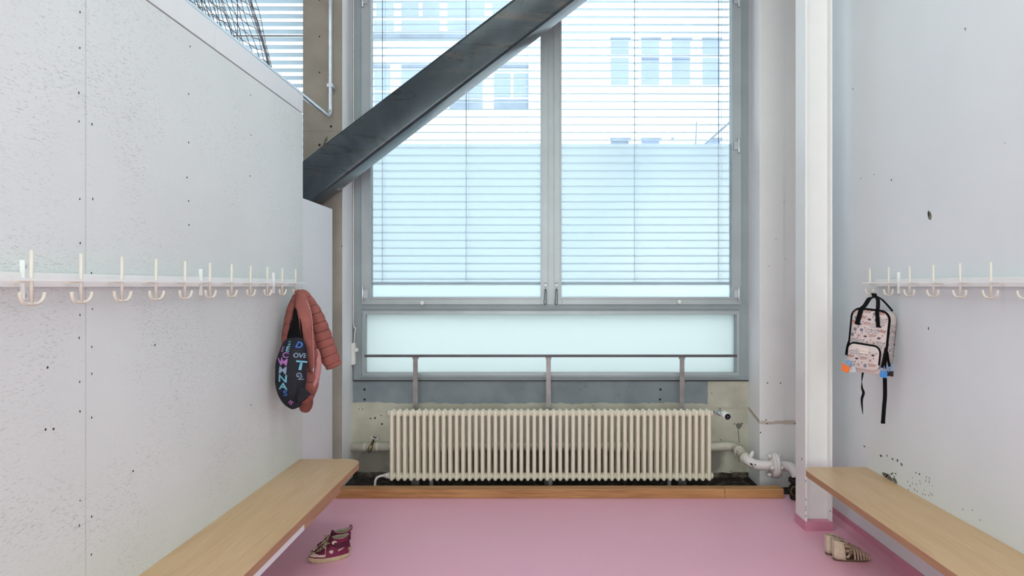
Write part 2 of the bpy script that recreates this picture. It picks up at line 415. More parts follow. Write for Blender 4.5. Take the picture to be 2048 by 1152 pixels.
S(MB().box(XR - 0.006, XR, -4.6, 4.93, 0, 0.057).build('baseboard_right', 'floor_cove'))
S(MB().prism([(XR - 0.006, -4.6, 0.022), (XR - 0.045, -4.6, 0.0008), (XR - 0.006, -4.6, 0.0008)], (0, 9.5, 0)).build('trim_8', 'floor_cove'))

# left partition of painted chipboard (two boards), capping board, smooth lower panel
m = MB()
def wl(px, py):
    D = -XL * F / (CX - px); return D, CH + (CY - py) * D / F
m.box(XL - 0.1, XL, -4.6, 2.1425, 0, 2.488); m.box(XL - 0.1, XL, 2.1455, 4.11, 0, 2.488)
m.mi = 1
for k in range(-2, 30):
    for dy in (-0.03, 0.03):
        if rnd.random() < .8:
            D, z = 2.144 + dy + rnd.uniform(-.004, .004), 0.35 + k * 0.115 + rnd.uniform(-.03, .03)
            if 0.1 < z < 2.4:
                m.prism([(XL + 0.0005, D + math.cos(a) * .0028 * rnd.uniform(.6, 1.3), z + math.sin(a) * .0042 * rnd.uniform(.6, 1.3)) for a in [i * PI / 3.5 for i in range(7)]], (-0.001, 0, 0))
for px, py in ((377, 188), (377, 285), (377, 402), (501, 190), (502, 270), (378, 450), (95, 735), (107, 858), (91, 859), (374, 355), (500, 145), (266, 942), (310, 690), (502, 810), (500, 352), (380, 93)):
    D, z = wl(px, py)
    m.prism([(XL + 0.0005, D + math.cos(a) * .004, z + math.sin(a) * .004) for a in [i * PI / 3.5 for i in range(7)]], (-0.001, 0, 0))
S(m.build('wall_left', ['chipboard', 'dark_hole']))
m = MB()
for a, b in ((-4.6, 2.998), (3.002, 3.998), (4.002, 4.11)): m.box(XL - 0.103, XL + 0.002, a, b, 2.494, 2.600)
S(m.build('trim_1', 'white_panel', bevel=0.002))
m = MB(); m.prism([(XL - .03, 4.113, 0), (XL - .03, 4.704, 0), (XL - .03, 4.704, 1.984), (XL - .03, 4.113, 1.984)], (.028, 0, 0))
S(m.build('trim_2', 'white_panel', bevel=0.002))

# concrete columns beside the window
m = MB(); m.box(-1.708, -1.424, 4.93, 5.42, 0, 4.6)
m.mi = 1; m.box(-1.4245, -1.4225, 4.93, 5.2, 0, 4.6); m.mi = 2
for px, py, r in ((639, 0, 1.7), (639, 73, 1.7), (639, 145, 1.7), (662, 253, 2.6), (639, 290, 2.6), (671, 172, .8), (684, 492, 1.2)):
    p = P(px, py, 4.93)
    m.prism([(p.x + math.cos(a) * r * .0036, 4.9295, p.z + math.sin(a) * r * .0036) for a in [i * PI / 4 for i in range(8)]], (0, .001, 0))
p = P(651, 286, 4.93); m.mi = 3
m.prism([(p.x - .022, 4.9293, p.z - .05), (p.x - .005, 4.9293, p.z - .03), (p.x + .016, 4.9293, p.z + .03), (p.x + .013, 4.9293, p.z + .05), (p.x - .004, 4.9293, p.z + .03), (p.x - .016, 4.9293, p.z - .01)], (0, .001, 0))
p = P(640, 263, 4.93); m.prism([(-1.70, 4.9295, p.z), (-1.45, 4.9295, p.z), (-1.45, 4.9295, p.z + .002), (-1.70, 4.9295, p.z + .002)], (0, .001, 0))
S(m.build('trim_3', ['tan_concrete', 'pier_side_lit', 'dark_hole', 'chip_grey']))
m = MB(); m.box(1.592, 1.765, 4.93, 5.42, 0, 4.6); m.mi = 3; m.box(1.5905, 1.5925, 4.9305, 5.2, 0, 4.6); m.mi = 0; m.box(1.7665, 1.87, 4.936, 5.42, 0, 4.6)
m.mi = 1
z = P(0, 845, 4.93).z
m.box(1.5935, 1.63, 4.929, 4.931, z - .012, z + .012); m.box(1.63, 1.70, 4.929, 4.931, z - .014, z + .006); m.box(1.70, 1.85, 4.929, 4.931, z - .01, z + .014)
m.prism([(1.590, 4.931, z - .012), (1.590, 5.2, z + .045), (1.590, 5.2, z + .07), (1.590, 4.931, z + .016)], (.001, 0, 0))
m.mi = 2
for px, py in ((1535, 766), (1561, 766), (1532, 840), (1534, 847), (1590, 847), (1521, 865), (1571, 518), (1568, 404), (1552, 478), (1538, 532)):
    p = P(px, py, 4.93); r = .005 if py > 700 else .003
    m.prism([(p.x + math.cos(a) * r, 4.9285, p.z + math.sin(a) * r) for a in [i * PI / 3 for i in range(6)]], (0, .002, 0))
S(m.build('trim_4', ['pier_front_shaded', 'tan_patch', 'dark_hole', 'pier_side_lit']))

# wall that holds the windows
m = MB()
ZS, ZT = 0.736, 4.35
m.box(-1.424, 1.592, YW, 5.42, -0.1, ZS)
m.box(-6.7, -1.708, YW, 5.42, -0.1, ZS)
m.box(-6.7, -4.6, YW, 5.42, ZS, ZT)
m.mi = 1; m.box(-6.7, 1.592, YW, 5.42, ZT, 4.75); m.box(1.592, 2.2, 5.3, 5.42, -0.1, 4.75)
m.mi = 2
for px, py, r in ((729, 779, 2.6), (729, 799, 2.6), (1321, 779, 2.6), (1320, 799, 2.4), (718, 818, 1), (725, 818, 1), (741, 837, 1.6), (750, 836, 2), (762, 831, 1.2), (1469, 848, 1.3), (1484, 847, 1.6), (764, 848, 2)):
    p = P(px, py, YW); r *= .0038
    m.prism([(p.x + math.cos(a) * r, YW - .0006, p.z + math.sin(a) * r) for a in [i * PI / 4 for i in range(8)]], (0, .001, 0))
m.mi = 3
p = P(1478, 851, YW); m.prism([(p.x - .024, YW - .0004, p.z + .012), (p.x, YW - .0004, p.z + .022), (p.x + .026, YW - .0004, p.z + .004), (p.x + .004, YW - .0004, p.z - .03), (p.x - .02, YW - .0004, p.z - .015)], (0, .001, 0))
pts = [P(x, y, YW - .001) for x, y in ((1476, 858), (1477, 872), (1479, 885))]
m.tube(pts, .0025, 5)
p0, p1 = P(1437, 815, YW), P(1497, 814, YW); m.mi = 0; m.box(p0.x, p1.x, YW - .004, YW, p0.z, p0.z + .012)
S(m.build('wall_back', ['parapet', 'white_wall', 'dark_hole', 'chip_grey']))

# steel H column in the right corner with its pink rubber base
hx0, hx1, hy0, hy1 = 1.578, 1.739, 4.052, 4.207
def hsec(x0, x1, y0, y1, t=.013, w_=.009):
    xm = (y0 + y1) / 2
    return [(x0, y0), (x0 + t, y0), (x0 + t, y0 + .045), (x1 - t, y0 + .045), (x1 - t, y0), (x1, y0), (x1, y1), (x1 - t, y1), (x1 - t, y0 + .056), (x0 + t, y0 + .056), (x0 + t, y1), (x0, y1)]
t = empty('steel_column', (1.66, 4.13, 0), label='white painted steel H column standing in front of the right concrete pier, pink rubber at its foot', category='column')
MB().prism([(x, y, 0.0) for x, y in hsec(hx0, hx1, hy0, hy1)], (0, 0, 4.6)).build('shaft', 'white_steel', t, bevel=0.002)
MB().box(hx0 - .003, hx1 + .003, hy0 - .003, hy1 + .003, 0, .057).build('base_wrap', 'floor_cove', t, label='pink rubber base wrap')
m = MB()
for px, py in ((1612, 999), (1612, 1014), (1612, 1032), (1612, 1020), (1604, 918), (1612, 962), (1661, 1022)):
    p = P(px, py, 4.05); r = .0035
    m.box(p.x - .0015, p.x + .0015, hy0 - .0004, hy0 + .001, p.z - .006, p.z + .006)
m.build('paint_chips', 'dark_hole', t)

# ------------------------------------------------------------------ windows
def px_x(px, D=YW): return (px - CX) * D / F
def px_z(py, D=YW): return CH + (CY - py) * D / F
win = S(empty('window_1', (0.08, 5.2, ZS)))
def win_frame(parent, x0, x1, mull, name='frame'):
    m = MB()
    y0, y1 = 5.195, 5.275
    zt = ZT
    m.box(x0, x0 + .062, y0, y1, ZS, zt); m.box(x1 - .105, x1, y0, y1, ZS, zt)
    zb = px_z(609); zl = px_z(627)
    m.box(x0, x1, y0 - .002, y1, zl, zb); m.box(x0 + .055, x1 - .08, y0 - .012, y0, px_z(618), px_z(615)); 
    m.box(x0, x1, y0 - .002, y1, ZS, px_z(752)); m.box(x0 + .055, x1 - .078, y0 - .02, y0, px_z(754), px_z(750.5))
    m.box(x0, x1, y0, y1, zt - .08, zt)
    return m.build(name, 'alu_dark', parent, bevel=0.0015)
wx0, wx1 = px_x(707), px_x(1497)
win_frame(win, wx0, wx1, True)
m = MB(); m.box(wx0, wx1, 5.19, 5.2, ZS - .006, ZS + .003); m.build('joint_strip', 'black_plastic', win)
# lower fixed light
m = MB(); a, b, c, d = px_x(726), px_x(1478), px_z(745), px_z(627)
for q in ((a, px_x(732), c, d), (px_x(1472), b, c, d)): m.box(q[0], q[1], 5.185, 5.24, q[2], q[3])
m.box(a, b, 5.185, 5.24, px_z(752), px_z(745)); m.box(a, b, 5.186, 5.24, px_z(629), px_z(622))
lw = m.build('lower_light_frame', 'alu', win, bevel=0.001)
MB().box(px_x(731), px_x(1473), 5.222, 5.228, px_z(746), px_z(627)).build('lower_pane', 'frost_low', lw)
# two opening lights
ZF = px_z(288, 5.22)
def casement(gx0, gx1, ox0, ox1, knob_px, hinge_px, hz, handle_px):
    m = MB(); y0, y1 = 5.18, 5.25
    zb, zo = px_z(594), px_z(609)
    m.box(ox0, gx0, y0, y1, zo, 4.27); m.box(gx1, ox1, y0, y1, zo, 4.27); m.box(gx0, gx1, y0, y1, zo, zb); m.box(gx0, gx1, y0, y1, 4.2, 4.27)
    # raised glazing beads
    e = .011
    m.box(gx0 - e, gx0, y0 - .006, y0 + .002, zb - e, 4.2); m.box(gx1, gx1 + e, y0 - .006, y0 + .002, zb - e, 4.2); m.box(gx0 - e, gx1 + e, y0 - .007, y0 + .002, zb - .014, zb)
    s_ = m.build('sash', 'alu', win, bevel=0.0012)
    MB().box(gx0, gx1, 5.222, 5.228, zb, 4.2).build('pane', 'glass', s_)
    MB().box(gx0, gx1, 5.2175, 5.2205, zb, ZF).build('frosted_film', 'frost', s_)
    kp = P(knob_px[0], knob_px[1], 5.18)
    MB().lathe((kp.x, 5.182, kp.z), (0, -1, 0), [(0, .007), (.006, .007), (.008, .015), (.018, .017), (.024, .013), (.026, .002)], 18).build('knob', 'white_plastic', s_)
    for z in hz:
        hm = MB(); hx = px_x(hinge_px, 5.17)
        hm.cyl((hx, 5.172, z - .052), (hx, 5.172, z + .052), .0085, 12); hm.cyl((hx, 5.172, z - .056), (hx, 5.172, z - .052), .010, 12); hm.cyl((hx, 5.172, z + .052), (hx, 5.172, z + .056), .010, 12)
        sg = 1 if hinge_px < 1000 else -1
        hm.box(min(hx, hx + sg * .038), max(hx, hx + sg * .038), 5.168, 5.182, z - .03, z + .03)
        hm.build('hinge', 'chrome', s_, bevel=0.001)
    hx = px_x(handle_px, 5.18); z = px_z(570, 5.17)
    hm = MB()
    hm.lathe((hx, 5.181, z + .014), (0, -1, 0), [(0, .012), (.008, .012), (.010, .009)], 16); hm.lathe((hx, 5.181, z - .016), (0, -1, 0), [(0, .010), (.008, .010), (.009, .008)], 16)
    hm.box(hx - .008, hx + .008, 5.168, 5.181, z - .03, z + .028)
    hm.tube(bez([(hx, 5.175, z - .03), (hx, 5.150, z - .05), (hx - .002, 5.138, z - .09), (hx - .003, 5.135, z - .148)], 5), [.008] * 6 + [.009] * 6 + [.011] * 4, 12)
    hd = hm.build('handle', 'steel_grey', s_)
    sm = MB(); sm.cyl((hx, 5.172, z + .014), (hx, 5.1665, z + .014), .005, 10); sm = [sm.build('screw', 'dark_hole', hd), MB().cyl((hx, 5.1735, z - .016), (hx, 5.1665, z - .016), .0045, 10).build('screw', 'dark_hole', hd)]
    return s_
hzs = [px_z(588, 5.17), px_z(291, 5.17), px_z(3, 5.17) + .015]
casement(px_x(743), px_x(1081), px_x(724), px_x(1096), (845, 606), 725, [hzs[0], hzs[1], hzs[2]], 1091)
casement(px_x(1123), px_x(1462), px_x(1108), px_x(1481), (1358, 604), 1478, hzs, 1113)
m = MB(); m.box(px_x(1096), px_x(1108), 5.19, 5.25, px_z(609), 4.27); m.build('mullion', 'alu', win)
# frame added around the rear fill light, out of view
fill_frame = S(empty('rear_fill_frame', (-.2, -4.6, .4)))
m = MB()
for a, b, c, d in ((-2.0, -1.9, .35, 3.45), (1.5, 1.6, .35, 3.45), (-1.9, 1.5, .35, .45), (-1.9, 1.5, 3.35, 3.45), (-.23, -.17, .45, 3.35)): m.box(a, b, -4.6, -4.52, c, d)
m.build('frame', 'alu_dark', fill_frame)
win2 = S(empty('window_2', (-3.1, 5.2, ZS)))  # window of the neighbouring bay, seen over the partition
m = MB()
for a, b in ((-4.6, -4.5), (-1.79, -1.708), (-3.22, -3.12)): m.box(a, b, 5.195, 5.275, ZS, ZT)
m.box(-4.6, -1.708, 5.195, 5.275, ZT - .08, ZT); m.box(-4.6, -1.708, 5.195, 5.275, ZS, ZS + .08)
m.box(-4.6, -1.708, 5.22, 5.24, px_z(69) - .004, px_z(69) + .004)
m.build('frame', 'alu_dark', win2)
MB().box(-4.5, -1.79, 5.222, 5.228, ZS + .08, ZT - .08).build('pane', 'glass', win2)

# blinds outside the glass
def blind(name, x0, x1, tilt, cords, zb, label, depth=.06, ratt=None):
    r_ = empty(name, ((x0 + x1) / 2, 5.32, ZT), label=label, category='blind', group='venetian blinds outside the windows')
    m = MB(); z = zb + .035; n = 0
    while z < ZT - .03:
        rr = []
        for x in (x0, x1):
            prof = []
            for k in range(7):
                u = (k / 6 - .5); yy = u * depth; zz = .0055 * (1 - 4 * u * u)
                prof.append((yy, zz))
            prof = prof + [(a, b - .0012) for a, b in prof[::-1]]
            rr.append([Vector((x, 5.32 + a * math.cos(tilt) - b * math.sin(tilt), z + a * math.sin(tilt) + b * math.cos(tilt))) for a, b in prof])
        m.rings(rr); z += .0600; n += 1
    m.build('slats', 'slat', r_)
    MB().box(x0, x1, 5.30, 5.345, zb - .012, zb + .012).build('bottom_rail', 'far_dark', r_, bevel=.003)
    for cx in cords:
        MB().box(cx - .0022, cx + .0022, 5.286, 5.290, zb - .01, ZT).build('ladder_cord', 'blind_cord', r_)
        MB().box(cx + .020, cx + .0215, 5.286, 5.288, zb, ZT).build('lift_cord', 'net', r_)
    return r_
blind('window_blind', px_x(735, 5.32), px_x(1459, 5.32), R(8), [px_x(p, 5.29) for p in (765, 932.5, 1269, 1437)], px_z(567, 5.32), 'pale aluminium slatted blind hanging outside the big window above the radiator')
blind('window_blind', -4.5, -1.72, R(-11), [px_x(475, 5.29)], 1.0, 'pale aluminium slatted blind outside the next bay, seen over the white partition behind the net')

# ------------------------------------------------------------------ outdoors
MB().box(-30, 30, 5.45, 45, -0.6, -0.5).build('courtyard', 'asphalt', kind='structure')
def far_panel(parent, x0, x1, y0, y1, D, th, mat, name):
    a, b = P(x0, y1, D), P(x1, y0, D)
    m = MB(); m.box(a.x, b.x, D - th, D + .02, a.z, b.z); return m.build(name, mat, parent)
bl = empty('white_building', (-3, 24.5, -.5), label='white office block with ribbon windows filling the left half of the view outside', category='building')
m = MB(); a, b = P(560, 0, 24.5), P(1179, 0, 24.5); m.box(-16, b.x, 24.5, 32, -.5, 16)
m.build('wall', 'facade2', bl)
for x0, x1, y0, y1 in ((753, 787, 6, 31), (803, 837, 6, 31), (845, 879, 6, 31), (895, 969, 6, 31), (985, 1060, 6, 31), (748, 787, 41, 61), (803, 879, 41, 61), (895, 969, 41, 61),
                       (749, 780, 140, 180), (803, 850, 140, 180), (899, 965, 148, 196), (988, 1021, 147, 194), (1027, 1056, 147, 194), (749, 780, 184, 219), (803, 880, 184, 219)):
    far_panel(bl, x0, x1, y0, y1, 24.5, .02, 'far_glass', 'window')
for x0, x1, y0, y1 in ((899, 965, 199, 220), (988, 1056, 199, 220)): far_panel(bl, x0, x1, y0, y1, 24.5, .02, 'far_shade', 'window')
for x0, x1, y0, y1 in ((743, 1060, 69, 77), (988, 1056, 130, 136), (803, 870, 130, 136), (743, 780, 130, 136)): far_panel(bl, x0, x1, y0, y1, 24.5, .05, 'far_shade', 'ledge')
far_panel(bl, 1057, 1081, -60, 288, 24.5, .12, 'facade', 'pilaster')
br = empty('white_building', (6, 25.5, -.5), label='plain white rendered block with four narrow windows per floor, right half of the view outside', category='building')
m = MB(); m.box(P(1179, 0, 24.5).x, 18, 25.0, 33, -.5, 17); m.build('wall', 'facade', br)
for x0, x1 in ((1222, 1257), (1283, 1318), (1344, 1380), (1405, 1440)):
    far_panel(br, x0, x1, 79, 108, 25.0, .02, 'far_glass', 'window'); far_panel(br, x0, x1, 116, 169, 25.0, .02, 'far_glass', 'window')
    far_panel(br, x0 - 1, x1 + 4, 76, 79.5, 25.0, .08, 'far_shade', 'lintel')
    if x0 in (1283, 1344): far_panel(br, x0, x1, 115, 119, 25.0, .05, 'far_shade', 'blind_box')
    far_panel(br, x0 - 1, x1 + 4, 276.5, 281, 25.0, .1, 'far_shade', 'lintel')
    far_panel(br, x0, x1, 281, 345, 25.0, .02, 'far_shade' if x0 == 1222 else 'far_glass', 'window')
rf = empty('covered_stair', (3.5, 12, -.5), label='grey sloping covered stair outside, rising to the right behind the blind', category='stair')
pts = [P(x, y, 12.0) for x, y in ((1142, 470), (1350, 276), (1465, 174), (1600, 60), (1600, 125), (1404, 292), (1200, 466))]
MB().prism(pts, (0, 1.6, 0)).build('roof_slab', 'far_roof', rf)
for px in (1560, 1590):
    p = P(px, 120, 12.8); MB().box(p.x - .06, p.x + .06, 12.7, 12.82, -.5, p.z).build('post', 'far_dark', rf)
pts = [P(x, y, 11.97) for x, y in ((1404, 292), (1408, 292), (1465, 243), (1600, 128), (1600, 122), (1462, 240))]
MB().prism(pts, (0, .03, 0)).build('handrail', 'far_dark', rf)
pts = [P(x, y, 11.98) for x, y in ((1391, 288), (1393.5, 243), (1394.3, 243), (1392, 288))]
MB().prism(pts, (0, .02, 0)).build('panel_joint', 'far_dark', rf)

# ------------------------------------------------------------------ diagonal steel brace
D0, D1 = 4.66, 4.88
pa, pb = Vector((-1.186, 0, 2.314)), Vector((0.140, 0, 3.321))
dirv = (pb - pa); ang = math.atan2(dirv.z, dirv.x) + R(.35); dv = Vector((math.cos(ang), 0, math.sin(ang))); nv = Vector((-dv.z, 0, dv.x))
H_ = .262; rad = .022
prof = []
for cx_, cy_, a0 in ((D0 + rad, rad, 180), (D0 + rad, H_ - rad, 90), (D1 - rad, H_ - rad, 0), (D1 - rad, rad, -90)):
    for k in range(5):
        a = R(a0 + 90 - k * 22.5) if a0 != 180 else R(270 - k * 22.5)
        prof.append((cx_ + math.cos(a) * rad, cy_ + math.sin(a) * rad))
m = MB()
rr = []
for s_ in [i * .12 for i in range(-10, 30)]:
    rr.append([pa + dv * s_ + nv * q[1] + Vector((0, q[0], 0)) for q in prof])
m.rings(rr)
m.build('steel_brace', 'beam', org=pa + Vector((0, 4.7, 0)), label='thick dark blue-grey steel beam slanting up across the window', category='beam')

# galvanised tube along the partition top, bent upward at its end
m = MB(); xt, zt = -1.490, 2.652
pts = [(xt, y, zt) for y in (-4.5, 0, 2, 3.5, 4.3, 4.78)]
for k in range(1, 7):
    a = k * PI / 12; pts.append((xt, 4.78 + .075 * math.sin(a), zt + .075 * (1 - math.cos(a))))
pts += [(xt, 4.855, 2.75), (xt, 4.855, 3.3), (xt, 4.855, 4.6)]
t = empty('tube_rail', (xt, 4.6, 2.6), label='shiny galvanised tube running along the top of the partition and bending straight up', category='pipe')
m.tube(pts, .0140, 16).build('tube', 'galv', t)
m = MB(); zc_ = px_z(172, 4.86); m.box(xt - .018, xt + .022, 4.838, 4.93, zc_ - .012, zc_ + .012)
m.build('clamp', 'galv', t)
for y in (2.0, 3.0, 4.0): MB().box(xt - .008, xt + .008, y - .02, y + .02, 2.599, 2.642).build('saddle', 'galv', t)
# netting folded over the tube
def net_sheet(m, x, yend, phase, dy, dz, lean, amp, r):
    def pt(i, j):
        z = 2.63 + j * dz
        yE = 3.91 - (z - 2.6) * 1.05 + .10 * math.sin((z - 2.6) * 3.0)
        y = yE - (i * dy) * (1 + .10 * j * dz) + lean * (z - 2.6) * 0
        y = yE - i * dy * (1 - .12 * math.exp(-i * .3))
        return Vector((x + amp * math.sin(i * .55 + phase + j * .21), y + .012 * math.sin(i * 1.7 + j * 1.3 + phase), z + .012 * math.sin(i * .9 + phase + j * .4) + (.0 if i % 2 else .006)))
    NI, NJ = 26, 18
    for i in range(NI): m.tube([pt(i, j) for j in range(NJ)], r, 5)
    for j in range(NJ): m.tube([pt(i, j) for i in range(NI)], r, 5)
m = MB()
net_sheet(m, -1.525, 3.7, 0.3, .060, .049, 0, .018, .0019)
net_sheet(m, -1.70, 3.8, 1.9, .075, .062, 0, .03, .0016)
for k in range(3):
    m.tube(bez([(-1.525, 3.915 - .014 * k, 2.60), (-1.525, 3.82 - .018 * k, 2.76), (-1.53, 3.64 - .022 * k, 2.95), (-1.535, 3.36 - .02 * k, 3.35)], 6), .0022, 6)
for k in range(5):
    y = 2.4 + k * .3
    m.tube([(-1.56, y, 2.62), (-1.62, y - .5, 3.3)], .0018, 5)
m.build('safety_net', 'net', org=(XL - .05, 3.7, 2.6), label='grey knotted safety net bunched behind the top of the partition', category='net')

# ------------------------------------------------------------------ threshold plank
m = MB(); m.box(XL, px_x(1450, 4.67) - .0008, 4.672, 4.753, 0, .065); m.box(px_x(1450, 4.67) + .0008, px_x(1568, 4.672), 4.672, 4.753, 0, .065)
m.build('floor_plank', 'plank', bevel=.003, org=(0, 4.7, 0), label='long brown timber sleeper lying on the floor in front of the radiator', category='plank')

# ------------------------------------------------------------------ guard rail behind the radiator
t = empty('guard_rail', (.08, 5.02, 0), label='dark steel guard rail on three posts in front of the lower window pane', category='railing')
gy = 5.02
m = MB(); m.box(px_x(730, gy), px_x(1473, gy), gy - .02, gy + .015, px_z(714, gy), px_z(709.3, gy)); m.build('top_rail', 'guard_dark', t, bevel=.002)
for px in (831, 1097, 1364):
    x = px_x(px, gy); m = MB()
    m.box(x - .017, x + .017, gy - .006, gy, -.004, px_z(714, gy)); m.box(x - .004, x + .004, gy, gy + .03, -.004, px_z(714, gy)); m.box(x - .022, x + .022, gy - .008, gy + .012, px_z(718, gy), px_z(714, gy))
    m.box(x - .03, x + .03, gy - .015, gy + .04, -.004, .03)
    m.build('post', 'guard', t)

# ------------------------------------------------------------------ radiator: fifty three-tube sections
ry = 4.850; rx0 = -1.073; pit = .04604
t = empty('radiator', (.08, ry, 0), label='long cream column radiator with fifty sections standing below the window', category='radiator')
def section(x):
    m = MB()
    for k in range(3):
        y = ry + k * .0375
        n = 6; prof = [(.0685 + .0135 * (1 - math.cos(a)), .0135 * math.sin(a)) for a in [i * PI / 2 / n for i in range(1, n + 1)]]
        prof += [(.5690 - .0135 * (1 - math.cos(a)), .0135 * math.sin(a)) for a in [PI / 2 - i * PI / 2 / n for i in range(0, n)]]
        m.lathe((x, y, 0), (0, 0, 1), [(.0685, .0008)] + prof[:6] + [(.084, .0135), (.30, .0135), (.552, .0135)] + prof[6:] + [(.569, .0008)], 14)
    for z in (.5415, .096):
        m.tube([(x, ry, z), (x, ry + .0375, z + (0.006 if z > .3 else -.006)), (x, ry + .075, z)], .0175, 12)
        # hub disc that joins neighbouring sections
        for yy in (ry + .0375,):
            rr = []
            for dx, r1 in ((-.0228, .0215), (-.0165, .0225), (-.011, .0255), (.011, .0255), (.0165, .0225), (.0228, .0215)):
                rr.append([Vector((x + dx, yy + math.cos(a) * r1 * 1.25, z + math.sin(a) * r1)) for a in [2 * PI * i / 20 for i in range(20)]])
            m.rings(rr)
    return m
sec = section(rx0 + pit / 2).build('radiator_section', 'radiator', t)
for k in range(1, 50): copy_part(sec, t, (k * pit, 0, 0))
for z in (.5415, .096):
    MB().lathe((rx0 + 50 * pit, ry + .0375, z), (1, 0, 0), [(0, .024), (.008, .024), (.009, .018), (.014, .017)], 16).build('end_plug', 'radiator', t)
    MB().lathe((rx0, ry + .0375, z), (-1, 0, 0), [(0, .024), (.008, .024), (.009, .018), (.014, .017)], 16).build('end_plug', 'radiator', t)
for x in (rx0 + .3, rx0 + 1.15, rx0 + 2.0): MB().box(x - .012, x + .012, ry + .02, ry + .06, -.004, .09).build('foot_bracket', 'guard', t)
# thermostatic valve
va = P(1428, 823, 4.885); vb = P(1437, 827, 4.86); vc = P(1452, 830.5, 4.78)
m = MB(); m.cyl(va, vb, .009, 12); m.cyl(P(1440, 818, 5.0), P(1437, 829, 4.855), .011, 14); m.lathe(vb, vc - vb, [(-.01, .014), (.012, .016), (.02, .013), (.03, .013)], 16)
tv = m.build('thermostat_valve', 'chrome', t)
d = (vc - vb).normalized()
d = Vector((.16, -1, -.12)).normalized()
st = P(1447, 827.5, 4.855)
m = MB(); m.lathe(st, d, [(-.012, .016), (0, .024), (.02, .0265), (.055, .0275), (.066, .026), (.068, .02)], 28)
hd = m.build('thermostat_head', 'white_plastic', t)
MB().lathe(st + d * .060, d, [(0, .0215), (.011, .0215), (.0125, .019)], 28).build('black_cap', 'black_plastic', hd, label='black end cap')
m = MB(); q = st + d * .0728; u = Vector((1, 0, 0)); v_ = Vector((0, 0, 1))
tri = [q + u * a + v_ * b for a, b in ((-.005, -.004), (.005, -.004), (0, .006))]
m.prism(tri, d * .0005); m.build('cap_mark', 'greyblue', hd)
# crooked return tail at lower left
c0 = Vector((rx0 - .012, ry + .0375, .096))
m = MB(); m.lathe(c0, (-1, 0, 0), [(0, .02), (.012, .02), (.013, .015), (.03, .015)], 14)
pts = bez([c0 + Vector((-.02, 0, 0)), c0 + Vector((-.045, -.005, 0)), c0 + Vector((-.075, -.01, -.012)), c0 + Vector((-.088, -.012, -.04)), c0 + Vector((-.09, -.012, -.102))], 6)
m.tube(pts, .0085, 12); m.build('return_pipe', 'pipe_white', t)

# ------------------------------------------------------------------ big heating pipe behind the radiator
t = empty('heating_pipe', (0, 5.155, 0), label='thick cream painted heating pipe running behind the radiator and out round the right pier', category='pipe')
pz = px_z(894, 5.155)
path = [Vector((-1.424, 5.155, pz)), Vector((0, 5.155, pz)), Vector((1.30, 5.155, pz))]
cur = bez([Vector((1.30, 5.155, pz)), P(1462, 893, 5.155), P(1477, 900, 5.07), P(1486, 912, 4.98), P(1497, 922, 4.90), P(1511, 929, 4.86), P(1527, 931, 4.85)], 6)
MB().tube([path[0], path[1]] + cur, .0325, 20).build('long_run', 'pipe_paint', t)
cur2 = bez([P(1487, 913, 4.975), P(1497, 922, 4.90), P(1511, 929, 4.86), P(1527, 931, 4.85), P(1543, 931, 4.85)], 6)
MB().tube(cur2, .0345, 20).build('elbow', 'pipe_white', t)
for a, b in ((P(1476, 899.5, 5.075), P(1479.5, 903.5, 5.045)), (P(1488, 914.5, 4.965), P(1492, 918, 4.935))): MB().cyl(a, b, .040, 22).build('collar', 'pipe_paint', t)
p = P(1500, 918, 4.9); m = MB(); m.lathe(p, (.3, -.2, 1), [(0, .016), (.05, .015), (.052, .011), (.062, .011)], 10); m.build('vent_plug', 'pipe_white', t)
fx = P(1549, 931, 4.85)
m = MB(); ax = Vector((1, -.05, 0)).normalized()
m.lathe(fx - ax * .03, ax, [(0, .036), (.008, .05), (.010, .086), (.026, .088), (.028, .086), (.030, .080), (.033, .086), (.035, .088), (.052, .086), (.054, .05), (.07, .036)], 36)
m.build('flange', 'pipe_white', t)
m = MB()
u = ax.orthogonal().normalized(); v_ = ax.cross(u)
for k in range(4):
    q = fx + (u * math.cos(PI / 4 + k * PI / 2) + v_ * math.sin(PI / 4 + k * PI / 2)) * .066
    bm = MB(); bm.lathe(q - ax * .052, ax, [(0, .009), (.01, .010), (.012, .016), (.028, .016)], 6); bm.cyl(q - ax * .03, q + ax * .03, .008, 8); bm.lathe(q + ax * .024, ax, [(0, .016), (.016, .016), (.018, .009), (.03, .009)], 6)
    bm.build('flange_bolt', 'pipe_white', t)
e = bez([P(1556, 931, 4.85), P(1568, 932, 4.83), P(1582, 935, 4.76), P(1591, 944, 4.68), P(1594, 955, 4.66)], 6)
MB().tube(e, .0345, 20).build('elbow', 'pipe_white', t)
base = Vector((e[-1].x, 4.66, 0))
m = MB(); m.lathe(base, (0, 0, 1), [(.0, .045), (.02, .050), (.022, .040), (.045, .040), (.055, .052), (.085, .052), (.095, .04), (.115, .042), (.118, .056), (.140, .056)], 20)
m.build('iron_valve', 'black_iron', t, label='black cast iron valve body')
m = MB(); c_ = base + Vector((0, 0, .07))
m.tube([c_ + Vector((-.03 + math.cos(a) * .003, -.052, 0)) + Vector((math.cos(a) * .028, 0, math.sin(a) * .030)) for a in [2 * PI * i / 20 for i in range(20)]], .005, 8, loop=True)
m.build('valve_ring', 'brass', t)
m = MB()
for px, py, sx in ((1504, 929.5, .012), (1511, 930, .008), (1507, 934, .005), (1528, 933, .009), (1533, 933.3, .004), (1559, 935, .009)):
    p = P(px, py, 4.86 if px < 1550 else 4.79); p.y = 4.815 if px < 1550 else 4.815
    p = P(px, py, 4.817)
    MB().lathe(p, (0, 1, 0), [(0, sx * .5), (.03, sx * .5)], 6).build('paint_chip', 'dark_hole', t)
